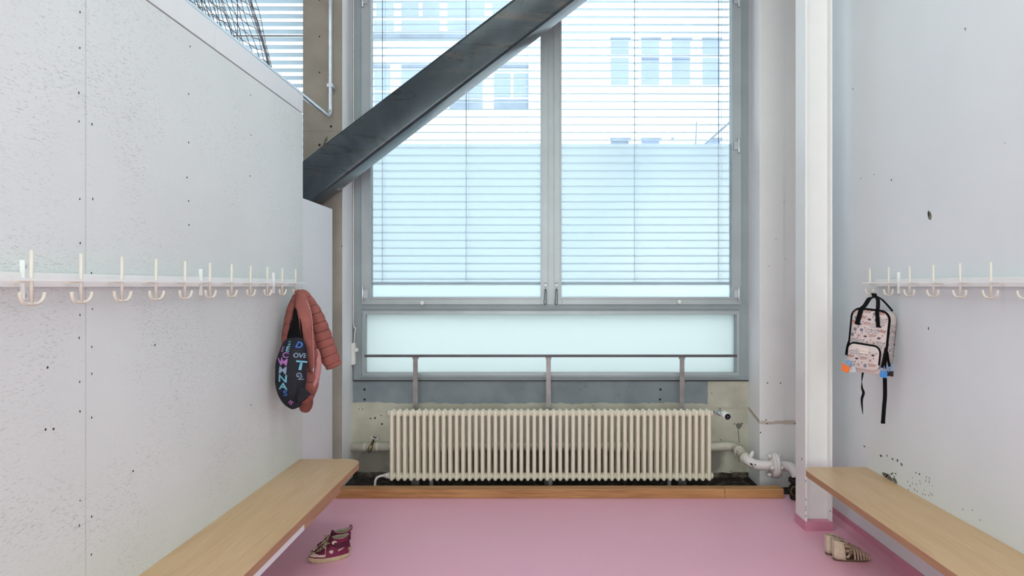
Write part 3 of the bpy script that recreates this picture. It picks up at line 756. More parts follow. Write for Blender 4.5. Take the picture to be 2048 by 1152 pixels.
# drain tap
t2 = empty('drain_tap', P(742, 890, 5.07), label='small brass drain tap sticking out of the pipe left of the radiator', category='tap')
m = MB(); a, b = P(746, 884, 5.08), P(737, 903, 5.02)
m.tube([a, a.lerp(b, .35), a.lerp(b, .5), b], [.008, .012, .017, .015], 12); m.cyl(P(742, 893, 5.09), P(741, 894, 5.02), .013, 12)
m.tube([P(748, 877, 5.07), a], [.006, .009], 10)
m.build('tap_body', 'brass', t2)
m = MB(); m.lathe(b + Vector((0, .003, .002)), (b - a) + Vector((0, -.05, 0)), [(0, .014), (.006, .014), (.007, .009)], 14); m.build('spout', 'chrome', t2)
MB().tube([P(743, 874, 5.065), P(755, 878, 5.065)], .0075, 8, flat=1.3).build('lever', 'white_plastic', t2)
MB().tube([P(745, 873.5, 5.055), P(753, 876.5, 5.055)], .0045, 8).build('lever_inlay', 'black_plastic', t2)
for px in (730, 755): MB().cyl((px_x(px, 5.155) - .012, 5.155, pz), (px_x(px, 5.155) + .012, 5.155, pz), .0345, 20).build('pipe_collar', 'pipe_paint', t)

# switch beside the window, with its cable
t = empty('key_switch', (-1.40, 5.19, .98), label='small white switch box with round knob in the left corner of the window', category='switch')
m = MB(); m.box(-1.4215, -1.392, 5.150, 5.194, px_z(729, 5.17), px_z(686, 5.17)); m.build('housing', 'white_plastic', t, bevel=.003)
MB().lathe((px_x(713.5, 5.15), 5.152, px_z(699.5, 5.15)), (0, -1, 0), [(0, .010), (.008, .010), (.009, .0155), (.02, .0155), (.022, .012)], 18).build('knob', 'white_plastic', t)
m = MB(); m.tube(bez([(-1.41, 5.185, px_z(690, 5.18)), (-1.402, 5.18, px_z(668, 5.18)), (-1.396, 5.182, px_z(655, 5.18)), (-1.412, 5.186, px_z(648, 5.18)), (-1.414, 5.188, px_z(560, 5.18)), (-1.414, 5.188, 4.2)], 6), .004, 8)
m.build('cable', 'white_plastic', t)

# ------------------------------------------------------------------ benches
def bench(name, wall_x, out_x, yf, yn, ztop, th, r, label, side):
    t = empty(name, ((wall_x + out_x) / 2, (yf + yn) / 2, 0), label=label, category='bench')
    pts = [(wall_x, yn), (out_x, yn)]
    sx = 1 if out_x > wall_x else -1
    for k in range(0, 13):
        a = k * PI / 24
        pts.append((out_x - sx * r * (1 - math.cos(a)), yf - r + r * math.sin(a)))
    pts.append((wall_x, yf))
    m = MB(); m.prism([(x, y, ztop - .0025) for x, y in pts], (0, 0, .0025)); m.build('seat', 'bench_top', t)
    m = MB(); m.prism([(x, y, ztop - th) for x, y in pts], (0, 0, th - .0025)); m.build('seat_edge', 'ply_edge', t, label='layered plywood edge')
    return t
bl_ = bench('wall_bench', XL + .0005, -1.052, 4.062, 0.35, .425, .036, .10, 'plywood wall bench along the left partition, with a white strip under its edge', -1)
m = MB(); m.box(XL, -1.054, .4, 3.06, .361, .389); m.build('apron', 'white_panel', bl_, label='white apron under the seat')
m = MB(); m.box(XL, -1.054, 3.064, 3.62, .360, .389); m.build('end_batten', 'ply_edge', bl_)
for y in (0.8, 2.0, 3.2): MB().box(XL + .001, XL + .03, y - .02, y + .02, .0, .361).build('wall_leg', 'white_panel', bl_)
brr = bench('wall_bench', XR - .0005, 1.487, 3.880, .55, .425, .034, .085, 'plywood wall bench along the plain white right wall, beige sandals on the floor beside it', 1)
for y in (0.9, 1.6): MB().prism([(XR - .007, y - .015, .0), (XR - .035, y - .015, .0), (XR - .035, y - .015, .355), (XR - .30, y - .015, .375), (XR - .30, y - .015, .391), (XR - .007, y - .015, .391)], (0, .03, 0)).build('wall_bracket', 'white_steel', brr)

# ------------------------------------------------------------------ coat racks
def coat_rack(wx, sgn, bar_x, ys, y0, y1, brackets, label, zc=1.4715):
    t = empty('coat_rack', (wx, (y0 + y1) / 2, zc), label=label, category='coat rack')
    xi = lambda d: wx + sgn * d           # sgn points into the room
    def bx(m, a, b, ya, yb, za, zb): m.box(min(a, b), max(a, b), ya, yb, za, zb)
    m = MB(); bx(m, xi(.0045), xi(.0075), y0 + .03 if sgn > 0 else y0, y1 - .03, zc - .0205, zc + .0205); m.build('wall_plate', 'rail_white', t)
    m = MB(); bx(m, bar_x + sgn * .004, bar_x + sgn * .010, y0, y1, zc - .0038, zc + .0038)
    bx(m, bar_x + sgn * .004, bar_x - sgn * .026, y0, y1, zc - .0005, zc + .0025); m.build('front_bar', 'rail_white', t)
    y = ys[0]; m = MB()
    m.tube([(bar_x, y, 1.4055), (bar_x, y, 1.551)], .0052, 12)
    pts = []
    ww, rr_ = .045, .03
    pts.append((bar_x + sgn * .003, y - ww, 1.437))
    for k in range(7):
        a = PI + k * PI / 12; pts.append((bar_x + sgn * .003 * (1 - k / 6), y - ww + rr_ + rr_ * math.cos(a), 1.4055 + rr_ + rr_ * math.sin(a)))
    for k in range(7):
        a = 1.5 * PI + k * PI / 12; pts.append((bar_x + sgn * .003 * k / 6, y + ww - rr_ + rr_ * math.cos(a), 1.4055 + rr_ + rr_ * math.sin(a)))
    pts.append((bar_x + sgn * .003, y + ww, 1.437))
    m.tube(pts, .0052, 12, up=(1, 0, 0))
    bx(m, xi(.006), bar_x, y - .004, y + .004, zc - .010, zc - .001)
    h = m.build('hook', 'hook_white', t)
    for yy in ys[1:]: copy_part(h, t, (0, yy - ys[0], 0))
    for yb in brackets:
        m = MB(); bx(m, xi(0), xi(.0045), yb - .013, yb + .013, 1.415, 1.525)
        bx(m, xi(.0045), xi(.016), yb - .016, yb - .013, 1.415, 1.525)
        b = m.build('bracket', 'rail_white', t)
        for z in (1.508, 1.428): MB().lathe((xi(.0045), yb, z), (sgn, 0, 0), [(0, .0065), (.002, .006), (.003, .002)], 12).build('screw', 'chrome', b)
    return t
ysl = [F * 1.374 / dx for dx in (488, 514, 544, 578, 617, 659, 710, 768, 837, 919, 1016)]
ysl = [3.846 - .2 * k for k in range(15)]
coat_rack(XL, 1, -1.374, ysl, 0.9, 3.975, [1.884, 2.868, 3.65], 'white metal coat rack on the left partition, a row of hooks holding the red jacket')
ysr = [3.724 - .1995 * k for k in range(12)]
coat_rack(XR, -1, 1.803, ysr, 1.2, 3.795, [3.53, 2.0], 'white metal coat rack on the right wall, its end hook holding the printed backpack')

# ------------------------------------------------------------------ hanging things
SEAM = []
def seams(o, seg=32, wide=1):
    for i in SEAM:
        for k in range(seg * wide):
            q = (i) * seg + k
            if q < len(o.data.polygons): o.data.polygons[q].material_index = 1
    SEAM.clear(); return o
def loft(keys, n=6, seg=28, quilt=0, qamp=.07, wob=.04, seed=0, close=True, flatpow=1.0):
    """keys: (px, py, D, half width px, half depth m)"""
    ks = bez_t(keys, n); cen = [P(k[0], k[1], k[2]) for k in ks]; rr = []
    L = [0]
    for a, b in zip(cen, cen[1:]): L.append(L[-1] + (b - a).length)
    for i, k in enumerate(ks):
        d = (cen[min(i + 1, len(ks) - 1)] - cen[max(i - 1, 0)]); d.normalize()
        yv = Vector((0, 1, 0)); yv = (yv - d * yv.dot(d)).normalized(); xv = yv.cross(d).normalized()
        hw = k[3] * k[2] / F; hd = k[4]
        if quilt:
            if int(L[i] / quilt) != int(L[max(i - 1, 0)] / quilt): SEAM.append(i)
            ph = (L[i] / quilt) % 1.0; g = abs(math.sin(ph * PI)) ** .3; q = 1 - qamp + qamp * g
        else: q = 1
        ring = []
        for j in range(seg):
            a = 2 * PI * j / seg
            ww = 1 + wob * noise.noise(Vector((math.cos(a) * 2 + seed, math.sin(a) * 2, L[i] * 14)))
            ww2 = 1 + 2.5 * wob * noise.noise(Vector((math.cos(a) * 3.3 + seed + 9, math.sin(a) * 2, L[i] * 22)))
            ca, sa = math.cos(a), math.sin(a)
            ring.append(cen[i] + xv * (ca * hw * ww * q) + yv * (sa * hd * ww2 * q))
        rr.append(ring)
    if close:
        for e_, idx in ((0, 0), (-1, -1)):
            c = sum((p for p in rr[idx]), Vector()) / seg
            sm = [c + (p - c) * .55 for p in rr[idx]]
            dd = (cen[0] - cen[1]) if idx == 0 else (cen[-1] - cen[-2])
            dd = dd.normalized() * .006; sm = [p + dd for p in sm]
            if idx == 0: rr.insert(0, sm)
            else: rr.append(sm)
    return rr
jk = empty('child_jacket', P(598, 820, 3.8), label="child's dusty red quilted jacket hanging from the last hook of the left rack", category='jacket')
SEAM.clear(); m = MB(); m.rings(loft([(597, 582, 3.842, 7, .012), (597, 596, 3.82, 15, .022), (597, 620, 3.79, 22, .034), (597, 655, 3.775, 28, .042), (601, 700, 3.77, 33, .048), (606, 735, 3.77, 33, .048), (610, 765, 3.77, 28, .046), (609, 788, 3.77, 21, .04), (604, 804, 3.77, 12, .03)], 14, 36, .058, .09, .05, 1))
seams(m.build('body', ['jacket', 'seam'], jk), 36)
m = MB(); m.rings(loft([(598, 584, 3.80, 6, .010), (603, 600, 3.765, 13, .018), (606, 630, 3.735, 17, .022), (608, 655, 3.72, 18, .024), (614, 690, 3.72, 14, .022), (621, 720, 3.725, 9, .018), (624, 742, 3.73, 4, .012)], 8, 28, 0, 0, .10, 5))
m.build('front_panel', 'jacket', jk)
m = MB(); m.rings(loft([(590, 592, 3.80, 4, .012), (583, 612, 3.75, 7, .02), (578, 640, 3.72, 9, .022), (573, 668, 3.70, 9, .024), (570, 695, 3.69, 6, .02)], 7, 20, .06, .05, .1, 8))
seams(m.build('back_panel', ['jacket_dark', 'seam'], jk), 20)
m = MB(); m.rings(loft([(600, 584, 3.835, 6, .014), (609, 590, 3.84, 10, .022), (620, 612, 3.85, 15, .032), (633, 645, 3.86, 20, .040), (646, 683, 3.875, 21.5, .043), (659, 713, 3.885, 19.5, .042), (668.5, 733, 3.89, 16.5, .036)], 16, 32, .050, .14, .05, 3))
sl = seams(m.build('sleeve', ['jacket', 'seam'], jk), 32)
m = MB(); m.rings(loft([(613, 783, 3.80, 12, .03), (612, 800, 3.80, 14, .034), (611, 813, 3.80, 13, .032), (609, 822, 3.80, 9, .024)], 6, 24, .05, .06, .08, 11))
m.build('sleeve', 'jacket_dark', jk)
m = MB(); m.rings(loft([(630, 700, 3.79, 7, .02), (633, 722, 3.775, 10, .022), (632, 748, 3.765, 8.5, .02), (627, 772, 3.755, 5, .015)], 6, 24, 0, 0, .12, 13))
m.build('lining', 'jacket_lining', jk)
m = MB(); pts = bez([P(x, y, 3.685 if y > 600 else 3.74) for x, y in ((613, 602), (621, 622), (625, 650), (626, 680), (627, 705), (627, 735))], 6)
m.tube(pts, .0022, 8); m.build('zip', 'jacket_lining', jk)
m = MB(); m.tube([P(627, 735, 3.69), P(626, 745, 3.688)], .004, 8); m.build('zip_pull', 'chrome', jk)
m = MB(); m.tube([P(594, 596, 3.80), P(590, 584, 3.846), P(594, 583, 3.84), P(600, 590, 3.81)], .0025, 6); m.build('hanging_loop', 'jacket_dark', jk)

bg = empty('drawstring_bag', P(583, 818, 3.62), label='black drawstring sports bag with blue and purple lettering hanging over the red jacket', category='bag')
brings = loft([(588, 679, 3.655, 17, .022), (587, 690, 3.64, 24, .03), (585, 712, 3.62, 29, .038), (582.5, 740, 3.61, 31.5, .044), (581.5, 764, 3.61, 30.5, .046), (583, 785, 3.61, 27, .044), (588, 802, 3.62, 20, .036), (593, 814, 3.62, 11, .024)], 6, 36, 0, 0, .06, 21)
m = MB(); m.rings(brings); bagm = m.build('body', 'bag', bg)
bb = bmesh.new(); bb.from_mesh(bagm.data); bmesh.ops.translate(bb, verts=bb.verts, vec=origin_of(bg)); BV = BVHTree.FromBMesh(bb); bb.free()
for a, b, c in ((574, 3.64, 588), (580, 3.62, 590), (600, 3.64, 591), (606, 3.65, 593)):
    MB().tube(bez([P(c, 592, 3.836), P((a + c) / 2 + (2 if a < 590 else 0), 632, 3.74 - .02), P(a + (3 if a < 590 else -2), 668, 3.68), P(a, 686, b - .01)], 5), .0042, 8).build('cord', 'black', bg)
m = MB(); m.rings(loft([(590, 604, 3.78, 2, .005), (590, 640, 3.685, 6, .008), (589, 668, 3.66, 12, .01), (588, 684, 3.64, 16, .014)], 5, 16, 0, 0, .05, 2)); m.build('gathered_neck', 'black', bg)
m = MB(); q = [P(x, y, d) for x, y, d in ((599, 772, 3.57), (620, 789, 3.60), (606, 803, 3.60), (596, 806, 3.575), (592, 790, 3.56))]
m.prism(q, (0, .02, 0)); m.build('corner_flap', 'bag', bg)
def decal_text(body, px, py, hpx, D, mat, parent, rot=0.0, sx=1.0, dep=.0035):
    cu = bpy.data.curves.new('print', 'FONT'); cu.body = body; cu.size = 1.0; cu.align_x = 'CENTER'; cu.align_y = 'CENTER'; cu.offset = .02
    to = bpy.data.objects.new('print', cu); col.objects.link(to)
    bpy.context.view_layer.update()
    me = bpy.data.meshes.new_from_object(to.evaluated_get(bpy.context.evaluated_depsgraph_get()))
    bpy.data.objects.remove(to)
    b = bmesh.new(); b.from_mesh(me); bpy.data.meshes.remove(me)
    bmesh.ops.triangulate(b, faces=b.faces)
    for _ in range(1): bmesh.ops.subdivide_edges(b, edges=b.edges, cuts=2, use_grid_fill=False)
    sc_ = hpx * 1.12 / .72
    for v in b.verts:
        x, y = v.co.x * sx * sc_, v.co.y * sc_
        x, y = x * math.cos(rot) - y * math.sin(rot), x * math.sin(rot) + y * math.cos(rot)
        p = P(px + x, py - y, D)
        hit = BV.ray_cast(Vector((p.x, D - 1.2, p.z)), Vector((0, 1, 0)))
        yy = hit[0].y if hit[0] is not None else D
        v.co = Vector((p.x, min(yy, D + .03) - dep, p.z))
    m = MB(); m.b.free(); m.b = b
    for f in b.faces: f.material_index = 0
    return m.build('lettering', mat, parent)
for ch, x, y, h, mt, sx in (('S', 577.5, 687, 7, 'cyan', 1.0), ('E', 576.5, 698, 9, 'cyan', 1.1), ('C', 573.5, 710, 9.5, 'lilac', 1.3), ('M', 571, 724, 12, 'lilac', 1.15), ('M', 570, 740, 13, 'greyblue', 1.15),
                           ('N', 570.5, 756, 13, 'cyan', 1.3), ('A', 571.5, 771, 12, 'cyan', 1.35), ('S', 575.5, 785, 10, 'pblue', 1.2)):
    decal_text(ch, x, y, h, 3.6, mt, bg, rot=R(-4), sx=sx)
decal_text('D', 597, 691, 10, 3.6, 'pblue', bg, R(-20), 1.1)
decal_text('OVE', 601, 711, 8, 3.6, 'greyblue', bg, R(-5), 1.0)
decal_text('T', 604, 731, 16, 3.6, 'cyan', bg, R(-8), 1.3)
decal_text('GV', 602, 752, 8, 3.6, 'greyblue', bg, R(-70), 1.0)
decal_text('E', 565, 699, 9, 3.6, 'lilac', bg, R(-8), .8)
decal_text('IS', 584, 804, 7.5, 3.6, 'lilac', bg, R(-50), 1.0)
decal_text('V', 563, 722, 12, 3.6, 'lilac', bg, R(8), .9)

# ------------------------------------------------------------------ backpack
th = R(50); pc = Vector((1.741, 3.572, 0)); Wp, Tp, Hp = .192, .100, .322
fr = Vector((math.cos(th), -math.sin(th), 0)); fn = Vector((-math.sin(th), -math.cos(th), 0)); upv = Vector((0, 0, 1))
tilt_ = R(-5.5)
fr2 = (fr * math.cos(tilt_) + upv * math.sin(tilt_)); up2 = (upv * math.cos(tilt_) - fr * math.sin(tilt_))
zc = px_z(680.5, 3.56)
C0 = Vector((pc.x, pc.y, zc))
def BP(u, v, d): return C0 + fr2 * u + up2 * v + fn * d     # u right, v up, d out of the front
bp = empty('backpack', C0 - Vector((0, 0, Hp / 2)), label="child's pale pink backpack printed with rainbows, black straps, hanging on the right rack", category='backpack')
def rrect(w_, h_, r, n=7):
    out = []
    for cx_, cy_, a0 in ((w_ / 2 - r, h_ / 2 - r, 0), (-w_ / 2 + r, h_ / 2 - r, 90), (-w_ / 2 + r, -h_ / 2 + r, 180), (w_ / 2 - r, -h_ / 2 + r, 270)):
        for k in range(n): a = R(a0 + 90 * k / (n - 1)); out.append((cx_ + r * math.cos(a), cy_ + r * math.sin(a)))
    return out
m = MB(); rr = []
for d, s_ in ((-Tp / 2, .93), (-Tp / 2 + .004, .985), (-.02, 1.0), (.01, 1.0), (Tp / 2 - .01, 1.0), (Tp / 2 - .003, .985), (Tp / 2, .95), (Tp / 2 + .004, .7), (Tp / 2 + .006, .3)):
    rr.append([BP(u * s_ * (1 + .03 * (v < 0) * (-v / Hp)), v * (1 - (1 - s_) * .6) + (-.006 if v < -.1 else 0) * (1 + math.cos(u * 12)), d) for u, v in rrect(Wp, Hp, .046)])
m.rings(rr)
# printed pattern, part of the fabric mesh
def motif(m, place, kind, u, v, s, a0=0):
    def pl(x, y, h=0): 
        ca, sa = math.cos(a0), math.sin(a0); return place(u + (x * ca - y * sa) * s, v + (x * sa + y * ca) * s)
    def flat(pts, mi):
        m.mi = mi; vs = [m.b.verts.new(p) for p in pts]; m._f(vs)
    if kind == 'rainbow':
        for r0, r1, mi in ((1.0, .80, 1), (.66, .5, 4), (.36, .22, 1)):
            n = 10
            for k in range(n):
                a, b = PI * k / n, PI * (k + 1) / n
                flat([pl(r0 * math.cos(a), r0 * math.sin(a)), pl(r0 * math.cos(b), r0 * math.sin(b)), pl(r1 * math.cos(b), r1 * math.sin(b)), pl(r1 * math.cos(a), r1 * math.sin(a))], mi)
    elif kind == 'sprig':
        for q in (-.9, -.45, 0, .45, .9):
            dx, dy = math.sin(q), math.cos(q)
            flat([pl(0, -.5), pl(dx * .6 - dy * .13, -.5 + dy * .6 + dx * .13), pl(dx * 1.2, -.5 + dy * 1.2), pl(dx * .6 + dy * .13, -.5 + dy * .6 - dx * .13)], 3)
    elif kind == 'blob':
        for q in range(6):
            a = q * PI / 3; cx_, cy_ = .5 * math.cos(a), .5 * math.sin(a)
            flat([pl(cx_ + .3 * math.cos(b), cy_ + .36 * math.sin(b)) for b in [i * PI / 3 for i in range(6)]], 2)
    elif kind == 'eye':
        for q in range(8):
            a, b = 2 * PI * q / 8, 2 * PI * (q + .6) / 8
            flat([pl(.9 * math.cos(a), .9 * math.sin(a)), pl(.9 * math.cos(b), .9 * math.sin(b)), pl(.5 * math.cos(b), .5 * math.sin(b)), pl(.5 * math.cos(a), .5 * math.sin(a))], 4)
        flat([pl(.3 * math.cos(b), .3 * math.sin(b)) for b in [i * PI / 3 for i in range(6)]], 3)
    elif kind == 'cloud':
        for q in range(12):
            a, b = 2 * PI * q / 12, 2 * PI * (q + .75) / 12
            flat([pl(1.3 * math.cos(a), .85 * math.sin(a)), pl(1.3 * math.cos(b), .85 * math.sin(b)), pl(1.12 * math.cos(b), .68 * math.sin(b)), pl(1.12 * math.cos(a), .68 * math.sin(a))], 2)
        for q in (-.3, .3): flat([pl(-.7, q - .06), pl(.7, q - .06), pl(.7, q + .06), pl(-.7, q + .06)], 2)
    elif kind == 'leaf':
        flat([pl(-.5, -.06), pl(0, -.2), pl(.5, .06), pl(0, .2)], 3)
kinds = ['rainbow', 'cloud', 'sprig', 'blob', 'eye', 'rainbow', 'blob', 'sprig', 'eye', 'cloud']
rp = random.Random(3)
def scatter(m, place, u0, u1, v0, v1, step=.030, inside=None):
    i = 0; v = v0 + step * .4; row = 0
    while v < v1 - step * .3:
        u = u0 + step * (.35 if row % 2 else .75)
        while u < u1 - step * .3:
            kd = kinds[(i * 3 + row * 2 + rp.randrange(2)) % len(kinds)]
            if inside is None or inside(u, v): 
                motif(m, place, kd, u, v, {'rainbow': .0145, 'cloud': .0135, 'sprig': .0135, 'blob': .0115, 'eye': .011}[kd], rp.uniform(-.2, .2))
                motif(m, place, 'leaf', u + step * .55, v + step * rp.uniform(.3, .5), .011, rp.uniform(0, 3))
            u += step * 1.15; i += 1
        v += step; row += 1
PK = ['pack', 'rust', 'inkblue', 'inkplum', 'inktan']
scatter(m, lambda u, v: BP(u, v, Tp / 2 + .0008 + .0055 * max(0, min(1, (1 - max(abs(u) / (Wp / 2), abs(v) / (Hp / 2))) / .3))), -Wp / 2 + .004, Wp / 2 - .006, -Hp / 2 + .02, Hp / 2 - .004)
scatter(m, lambda u, v: BP(Wp / 2 * (1 + .03 * (v < 0) * (-v / Hp)) + .0008, v, u), -Tp / 2 + .002, Tp / 2 - .006, -Hp / 2 + .05, Hp / 2 - .05)
m.build('main_body', PK, bp)
# pocket
m = MB(); pw, ph_, pv = Wp * .86, Hp * .40, -Hp * .26
rr = []
for d, s_ in ((0, 1.0), (.012, 1.0), (.018, .97), (.021, .9), (.022, .6)):
    rr.append([BP(u * s_ - .008, pv + v * s_ - .004, Tp / 2 + .002 + d) for u, v in rrect(pw, ph_, .032)])
m.rings(rr)
scatter(m, lambda u, v: BP(u - .008, pv + v, Tp / 2 + .0245), -pw / 2 + .008, pw / 2 - .010, -ph_ / 2 + .008, ph_ / 2 - .01, .030)
pk = m.build('front_pocket', PK, bp)
m = MB(); o = rrect(pw * 1.0, ph_ * 1.0, .034); arc = [q for q in o if q[1] > -ph_ * .12 ]
arc = sorted(arc, key=lambda q: math.atan2(q[1] + .02, q[0]))
arc = [(pw / 2, -.03)] + arc + [(-pw / 2, -.0)]
m.tube([BP(u - .008, pv + v - .001, Tp / 2 + .016) for u, v in arc], .0052, 8); m.build('pocket_zip', 'black', pk)
# piping round front and back edges
for dd, nm in ((Tp / 2 - .003, 'front_piping'),):
    m = MB(); m.tube([BP(u * 1.0 * (1 + .03 * (v < 0) * (-v / Hp)), v - (.006 if v < -.1 else 0) * (1 + math.cos(u * 12)), dd) for u, v in rrect(Wp, Hp, .046) if v > -Hp * .33] [::1], .0058, 8, cap=True) if False else None
    o = rrect(Wp, Hp, .046)
    seq = [q for q in o if q[1] > -Hp * .3]; seq = sorted(seq, key=lambda q: math.atan2(q[1] + .1, q[0]))
    seq = [(Wp / 2, -Hp * .40)] + seq + [(-Wp / 2, -Hp * .30)]
    m.tube([BP(u * 1.005, v, dd) for u, v in seq], .0062, 8); m.build(nm, 'black', bp)
m = MB(); o = rrect(Wp * .97, Hp * .97, .046)
m.tube([BP(u, v, -Tp / 2 + .004) for u, v in o], .0028, 6, loop=True); m.build('back_piping', 'maroon_dk', bp)
# label patch
m = MB(); a, b = BP(-.024, pv + .022, Tp / 2 + .0255), BP(.018, pv + .044, Tp / 2 + .0255)
m.prism([BP(-.026, pv + .016, Tp / 2 + .0255), BP(.018, pv + .016, Tp / 2 + .0255), BP(.018, pv + .042, Tp / 2 + .0255), BP(-.026, pv + .042, Tp / 2 + .0255)], fn * .001)
patch = m.build('label_patch', 'tag', pk, label='small cream label patch')
cu = bpy.data.curves.new('label_text', 'FONT'); cu.body = 'DIICO'; cu.size = .0135; cu.align_x = 'CENTER'; cu.align_y = 'CENTER'
to = bpy.data.objects.new('tmp', cu); col.objects.link(to); bpy.context.view_layer.update()
me = bpy.data.meshes.new_from_object(to.evaluated_get(bpy.context.evaluated_depsgraph_get())); bpy.data.objects.remove(to)
m = MB(); m.b.from_mesh(me)
for v in m.b.verts: v.co = BP(v.co.x - .004, v.co.y + pv + .029, Tp / 2 + .0270)
for f in m.b.faces: f.material_index = 0
m.build('lettering', 'inktan', patch)
# handles: two webbing loops from the front panel up to the hook
hk = Vector((1.803, 3.712, 1.402))
def web(pts, w_, wd, name='handle', th_=.0025, mat='black', par=None, n=6):
    m = MB(); m.strip(bez(pts, n), w_, th_, wd); return m.build(name, mat, par or bp)
tz = Hp / 2
off = fn * .002
for u0, u1, w_ in ((-.046, -.060, .024), (.036, .050, .019)):
    hx_ = hk + Vector((-.004 if u0 < 0 else .004, -.030 if u0 > 0 else -.05, .004))
    web([BP(u1, tz - .085, Tp / 2 + .010), BP((u0 + u1) / 2, tz - .045, Tp / 2 + .010), BP(u0, tz - .004, Tp / 2 + .008), BP(u0 * .8, tz + .02, Tp / 2 - .012), BP(u0 * .8, tz + .045, Tp / 4).lerp(hx_, .35), hx_.lerp(BP(u0 * .5, tz, 0), .15), hx_ + Vector((0, .01, .006)), hx_ + Vector((.003, .022, -.002))], w_ , fr2)
web([hk + Vector((.006, -.02, .004)), BP(.06, tz + .045, 0).lerp(hk, .3), BP(.075, tz + .0, -.03)], .010, fr2)
# shoulder strap ends hanging down, side buckle straps
def PB(px, py, D=3.50): return P(px, py, D)
web([PB(1727, 738, 3.57), PB(1724, 758, 3.57), PB(1724, 775, 3.57), PB(1727, 786, 3.57), PB(1723.5, 800, 3.57), PB(1725.5, 828, 3.57)], [.013] * 40, [Vector((math.cos(.9 * i * .16), math.sin(.9 * i * .16), 0)) for i in range(31)], 'strap_end')
web([PB(1769.5, 748, 3.50), PB(1770, 790, 3.50), PB(1768, 815, 3.50), PB(1766, 845, 3.50)], .0195, Vector((1, -.15, 0)), 'strap_end')
MB().box(*[v for pr in ((PB(1762.5, 845, 3.5).x, PB(1769.5, 845, 3.5).x), (3.495, 3.505), (PB(0, 847, 3.5).z, PB(0, 842, 3.5).z)) for v in pr]).build('strap_stitch', 'black', bp)
web([BP(-Wp / 2 - .004, -.015, Tp / 2 - .01), BP(-Wp / 2 - .010, -.05, Tp / 2 - .006), BP(-Wp / 2 - .012, -.095, Tp / 2 - .004)], .012, fr2, 'zip_tab')
web([BP(Wp / 2 + .002, -.02, Tp / 2 + .006), BP(Wp / 2 - .001, -.07, Tp / 2 + .010), BP(Wp / 2 - .006, -.125, Tp / 2 + .012)], .015, fr2, 'zip_tab')
web([BP(Wp / 2 + .004, -.04, Tp / 2 + .000), BP(Wp / 2 + .012, -.08, Tp / 2 - .004), BP(Wp / 2 + .022, -.115, Tp / 2 - .006)], .013, fr2, 'zip_tab')
def ring_link(c, ru, rv, r, mat, ang=0):
    m = MB(); ux = fr2 * math.cos(ang) + fn * math.sin(ang)
    m.tube([c + ux * (ru * math.cos(a)) + up2 * (rv * math.sin(a)) for a in [2 * PI * i / 18 for i in range(18)]], r, 8, loop=True)
    return m
def charm(c, w_, h_, mat, tiltc, ringpts, label):
    t_ = empty('bag_charm', c, label=label, category='keyring charm')
    m = MB(); ca, sa = math.cos(tiltc), math.sin(tiltc)
    def q(x, y, d): return c + fr2 * (x * ca - y * sa) + up2 * (x * sa + y * ca) + fn * d
    m.prism([q(-w_ / 2, -h_ / 2, -.005), q(w_ / 2, -h_ / 2, -.005), q(w_ / 2, h_ / 2, -.005), q(-w_ / 2, h_ / 2, -.005)], fn * .012)
    m.prism([q(-w_ / 2 - .012 * (mat == 'orange'), h_ / 2 - .008, -.003), q(w_ * .2, h_ / 2 - .008, -.003), q(w_ * .2, h_ / 2, -.003), q(-w_ / 2 - .012 * (mat == 'orange'), h_ / 2, -.003)], fn * .008)
    m.build('pendant', mat, t_, bevel=.0015)
    for rc, ru, rv, an in ringpts: ring_link(rc, ru, rv, .0022, 'paleblue', an).build('ring', 'paleblue', t_)
    return t_
dl = 3.56
c = P(1691.5, 737, dl); charm(c, .038, .033, 'orange', R(-14), [(P(1693.5, 727, dl), .012, .016, 0), (P(1697.5, 726, dl), .012, .015, .8)], 'bright orange plastic charm dangling at the lower left corner of the backpack')
c = P(1705, 739, dl + .01); charm(c, .030, .030, 'clearish', R(20), [(P(1701, 729, dl), .010, .014, .4)], 'clear whitish plastic charm beside the orange one on the backpack')
dr_ = 3.475
c = P(1767.5, 749, dr_); charm(c, .032, .030, 'blue', R(-4), [(P(1765, 737, dr_), .011, .020, .3), (P(1771, 736, dr_), .010, .019, -.4)], 'bright blue plastic charm dangling at the lower right corner of the backpack')
c = P(1780.5, 747, dr_ + .02); charm(c, .030, .027, 'brown', R(3), [(P(1778, 736, dr_ + .01), .009, .018, .2), (P(1783, 735, dr_ + .01), .009, .018, -.3)], 'dark brown plastic charm behind the blue one on the backpack')

